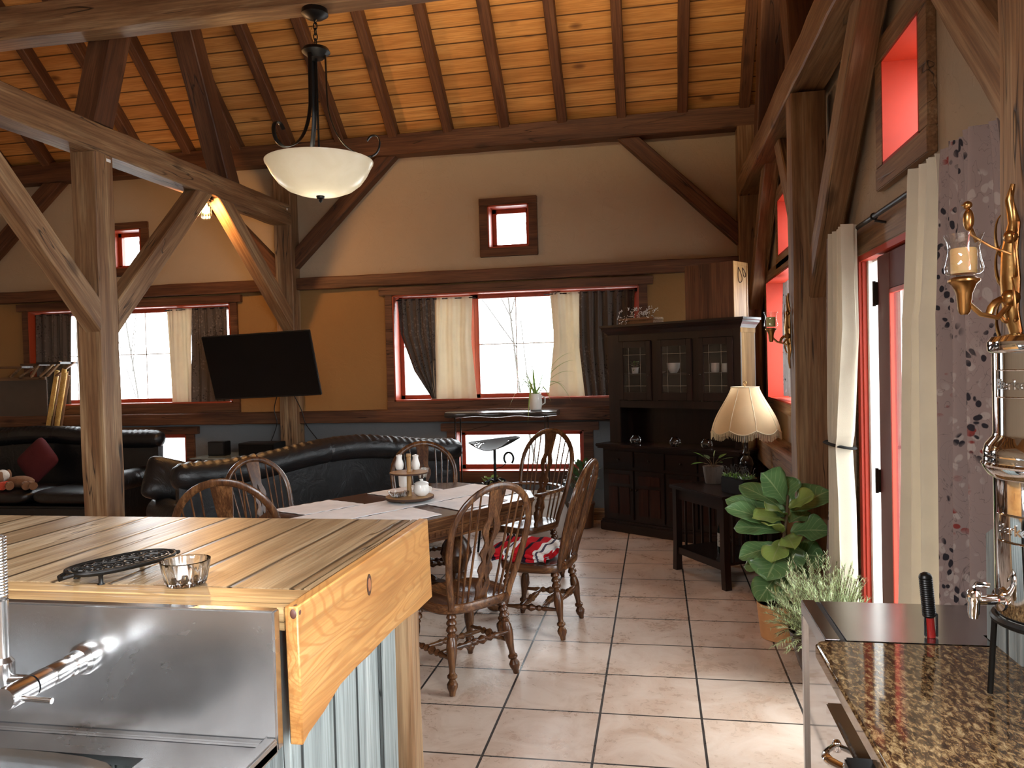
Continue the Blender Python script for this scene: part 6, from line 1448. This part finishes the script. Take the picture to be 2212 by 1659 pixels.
# (base px, tip px, depth of tip, half width, young)
LV = [((1700, 1092), (1648, 1022), -.10, .085, 0), ((1702, 1098), (1695, 1030), .06, .07, 0), ((1702, 1100), (1757, 1070), -.12, .055, 1), ((1705, 1110), (1788, 1062), .06, .09, 0), ((1700, 1112), (1655, 1100), -.14, .05, 1), ((1700, 1125), (1628, 1118), -.12, .055, 1),
      ((1703, 1150), (1788, 1148), -.08, .075, 0), ((1698, 1140), (1572, 1080), .05, .05, 0), ((1698, 1145), (1572, 1098), -.04, .055, 0), ((1696, 1150), (1590, 1140), .02, .06, 0), ((1698, 1155), (1715, 1185), -.2, .055, 1), ((1690, 1150), (1660, 1135), -.2, .05, 1),
      ((1690, 1165), (1668, 1215), -.16, .06, 1), ((1692, 1180), (1600, 1205), -.02, .06, 0), ((1690, 1190), (1658, 1250), -.22, .105, 0), ((1692, 1200), (1780, 1205), -.02, .085, 0), ((1690, 1215), (1610, 1225), .04, .05, 0), ((1690, 1230), (1640, 1300), -.10, .07, 0), ((1690, 1235), (1655, 1270), .06, .07, 0),
      ((1700, 1105), (1600, 1050), .12, .05, 0), ((1695, 1160), (1720, 1235), -.10, .06, 0), ((1690, 1240), (1690, 1290), -.12, .055, 0), ((1698, 1120), (1640, 1075), .08, .06, 0), ((1702, 1130), (1750, 1110), .12, .07, 0), ((1695, 1200), (1745, 1250), .05, .06, 0)]
for k, (b_, t_, dy, w_, yg) in enumerate(LV):
    b = FP(*b_); tp = FP(t_[0], t_[1], dy); v = tp-b; Lm = max(v.length*1.08, .19); v = v.normalized()*Lm if v.length < .17 else v
    g = MB(); leaf(g, b+v*.06, v*.98+Vector((0, 0, .16*Lm)), w_*1.22, random.Random(k+3), 10, 16, .5, .17, True, .12, up=(-.25, -.55, .8))
    o = g.obj('leaf', M['leaf_fig_young'] if yg else M['leaf_fig'], fg); s_ = o.modifiers.new('thick', 'SOLIDIFY'); s_.thickness = .0012
# ================================================================== rosemary
rx, ry = .80, 4.02
rm = thing('rosemary_bush', 'feathery grey-green rosemary in a dark pot beside the glazed door', 'potted plant', (rx, ry, 0))
hr = .27
MB().lathe((rx, ry, 0), (rx, ry, hr), [(0, .09), (.05, .10), (.35, .135), (.7, .165), (.92, .178), (1, .182), (.98, .168), (.9, .160)], 32).obj('pot', simple('dark_brown_glaze', (.035, .018, .010), .2), rm)
MB().lathe((rx, ry, hr*.88), (rx, ry, hr*.92), [(0, .15), (1, .15)], 24).obj('soil', M['soil'], rm)
rd = random.Random(17); stm = MB(); g = MB(); 
for k in range(300):
    a = rd.uniform(0, 6.283); rr = math.sqrt(rd.random()); tl = rd.uniform(.16, .42)*(1.0-.25*rr)
    b = Vector((rx+.12*rr*math.cos(a), ry+.12*rr*math.sin(a), hr*.9)); lean = (.175+.02*math.cos(a))*rr+rd.uniform(0, .04)
    tp = b+Vector((lean*math.cos(a), lean*math.sin(a), tl-(.22*rd.random() if rr > .75 else 0)))
    if tp.x > .95: tp.x = .95-rd.random()*.06
    md_ = b.lerp(tp, .5)+Vector((0, 0, .04)); pts = [b*(1-t)**2+md_*2*t*(1-t)+tp*t*t for t in [j/10 for j in range(11)]]
    stm.tube(pts, .0016, 4)
    for j in range(2, 11):
        for q_ in range(5):
            aa = rd.uniform(0, 6.283); dv = (pts[j]-pts[j-1]).normalized(); c = pts[j].lerp(pts[j-1], rd.random()); out = (Vector((math.cos(aa), math.sin(aa), 0))*.8+dv*.9).normalized()*rd.uniform(.020, .034)
            sd = out.cross(Vector((0, 0, 1))).normalized()*.0026; o = len(g.v); g.v += [c-sd, c+sd, c+out]; g.f.append((o, o+1, o+2))
stm.obj('stems', M['stem'], rm); o = g.obj('needles', M['leaf_rosemary'], rm, False); o['kind'] = 'stuff'
# ================================================================== bare trees outside
rd = random.Random(31)
def tree(x, y, h, r, label):
    g = MB()
    def br(p, d, L, r, dep):
        q = p+d*L; md_ = p.lerp(q, .5)+Vector((rd.uniform(-.03, .03)*L, 0, rd.uniform(-.02, .02)*L)); g.tube([p, md_, q], lambda t: (r*(1-.35*t), r*(1-.35*t)), 5)
        if dep == 0: return
        for k in range(3 if dep > 1 else 2):
            a = rd.uniform(.25, .8)*rd.choice((-1, 1)); b = rd.uniform(-.5, .5); dn = (d+Vector((math.sin(a)*.8, b*.6, rd.uniform(-.1, .3)))).normalized(); br(p.lerp(q, rd.uniform(.45, 1)), dn, L*rd.uniform(.5, .75), r*.5, dep-1)
    br(Vector((x, y, -.3)), Vector((rd.uniform(-.15, .1), 0, 1)).normalized(), h, r, 4)
    return tag(g.obj('bare_tree', M['bark'], base=True), label, 'tree', 'bare trees outside the windows')
TL = [(-1.9, 12.5, 'bare tree seen through the middle of the main window, left stem'), (-.9, 16.5, 'bare tree just right of the main window muntin'), (-4.2, 14.5, 'bare slender tree left of the main window mullion'), (.9, 13.5, 'bare tree at the right side of the main window'), (-3.0, 20, 'distant bare tree behind the window muntin'), (-10.5, 14.5, 'bare tree seen through the left window'), (-12.5, 16, 'bare tree at the far left window edge'), (-8.2, 15.5, 'bare tree in the low left window'), (-5.4, 24, 'farthest bare tree behind the low window')]
for k, (x, y, lb) in enumerate(TL): tree(x, y, 3.2, .022 if k < 5 else .02, lb)
# porch posts outside the glazed door
for k, (x, y) in enumerate(((2.3, 4.9), (2.3, 6.1), (2.3, 3.4))):
    g = MB().box(x, x+.12, y, y+.12, 0, 2.6, .01).box(x-.02, x+.14, y-.02, y+.14, 0, .12, .01)
    tag(g.obj('porch_post', simple('weathered_white_post', (.30, .30, .29), .7), base=True), 'pale porch post outside the glazed door, %s' % ['second from the camera', 'farthest from the camera', 'nearest the camera'][k], 'post', 'porch posts')
# ------------------------------------------------------------------ outside
g = MB().grid(lambda u, v: (-40+80*u, -30+80*v, -.45+.2*math.sin(u*24)*math.sin(v*19)), 30, 30)
struct(tag(g.obj('ground', M['snow']), 'pale snowy ground beyond the windows', 'ground'))
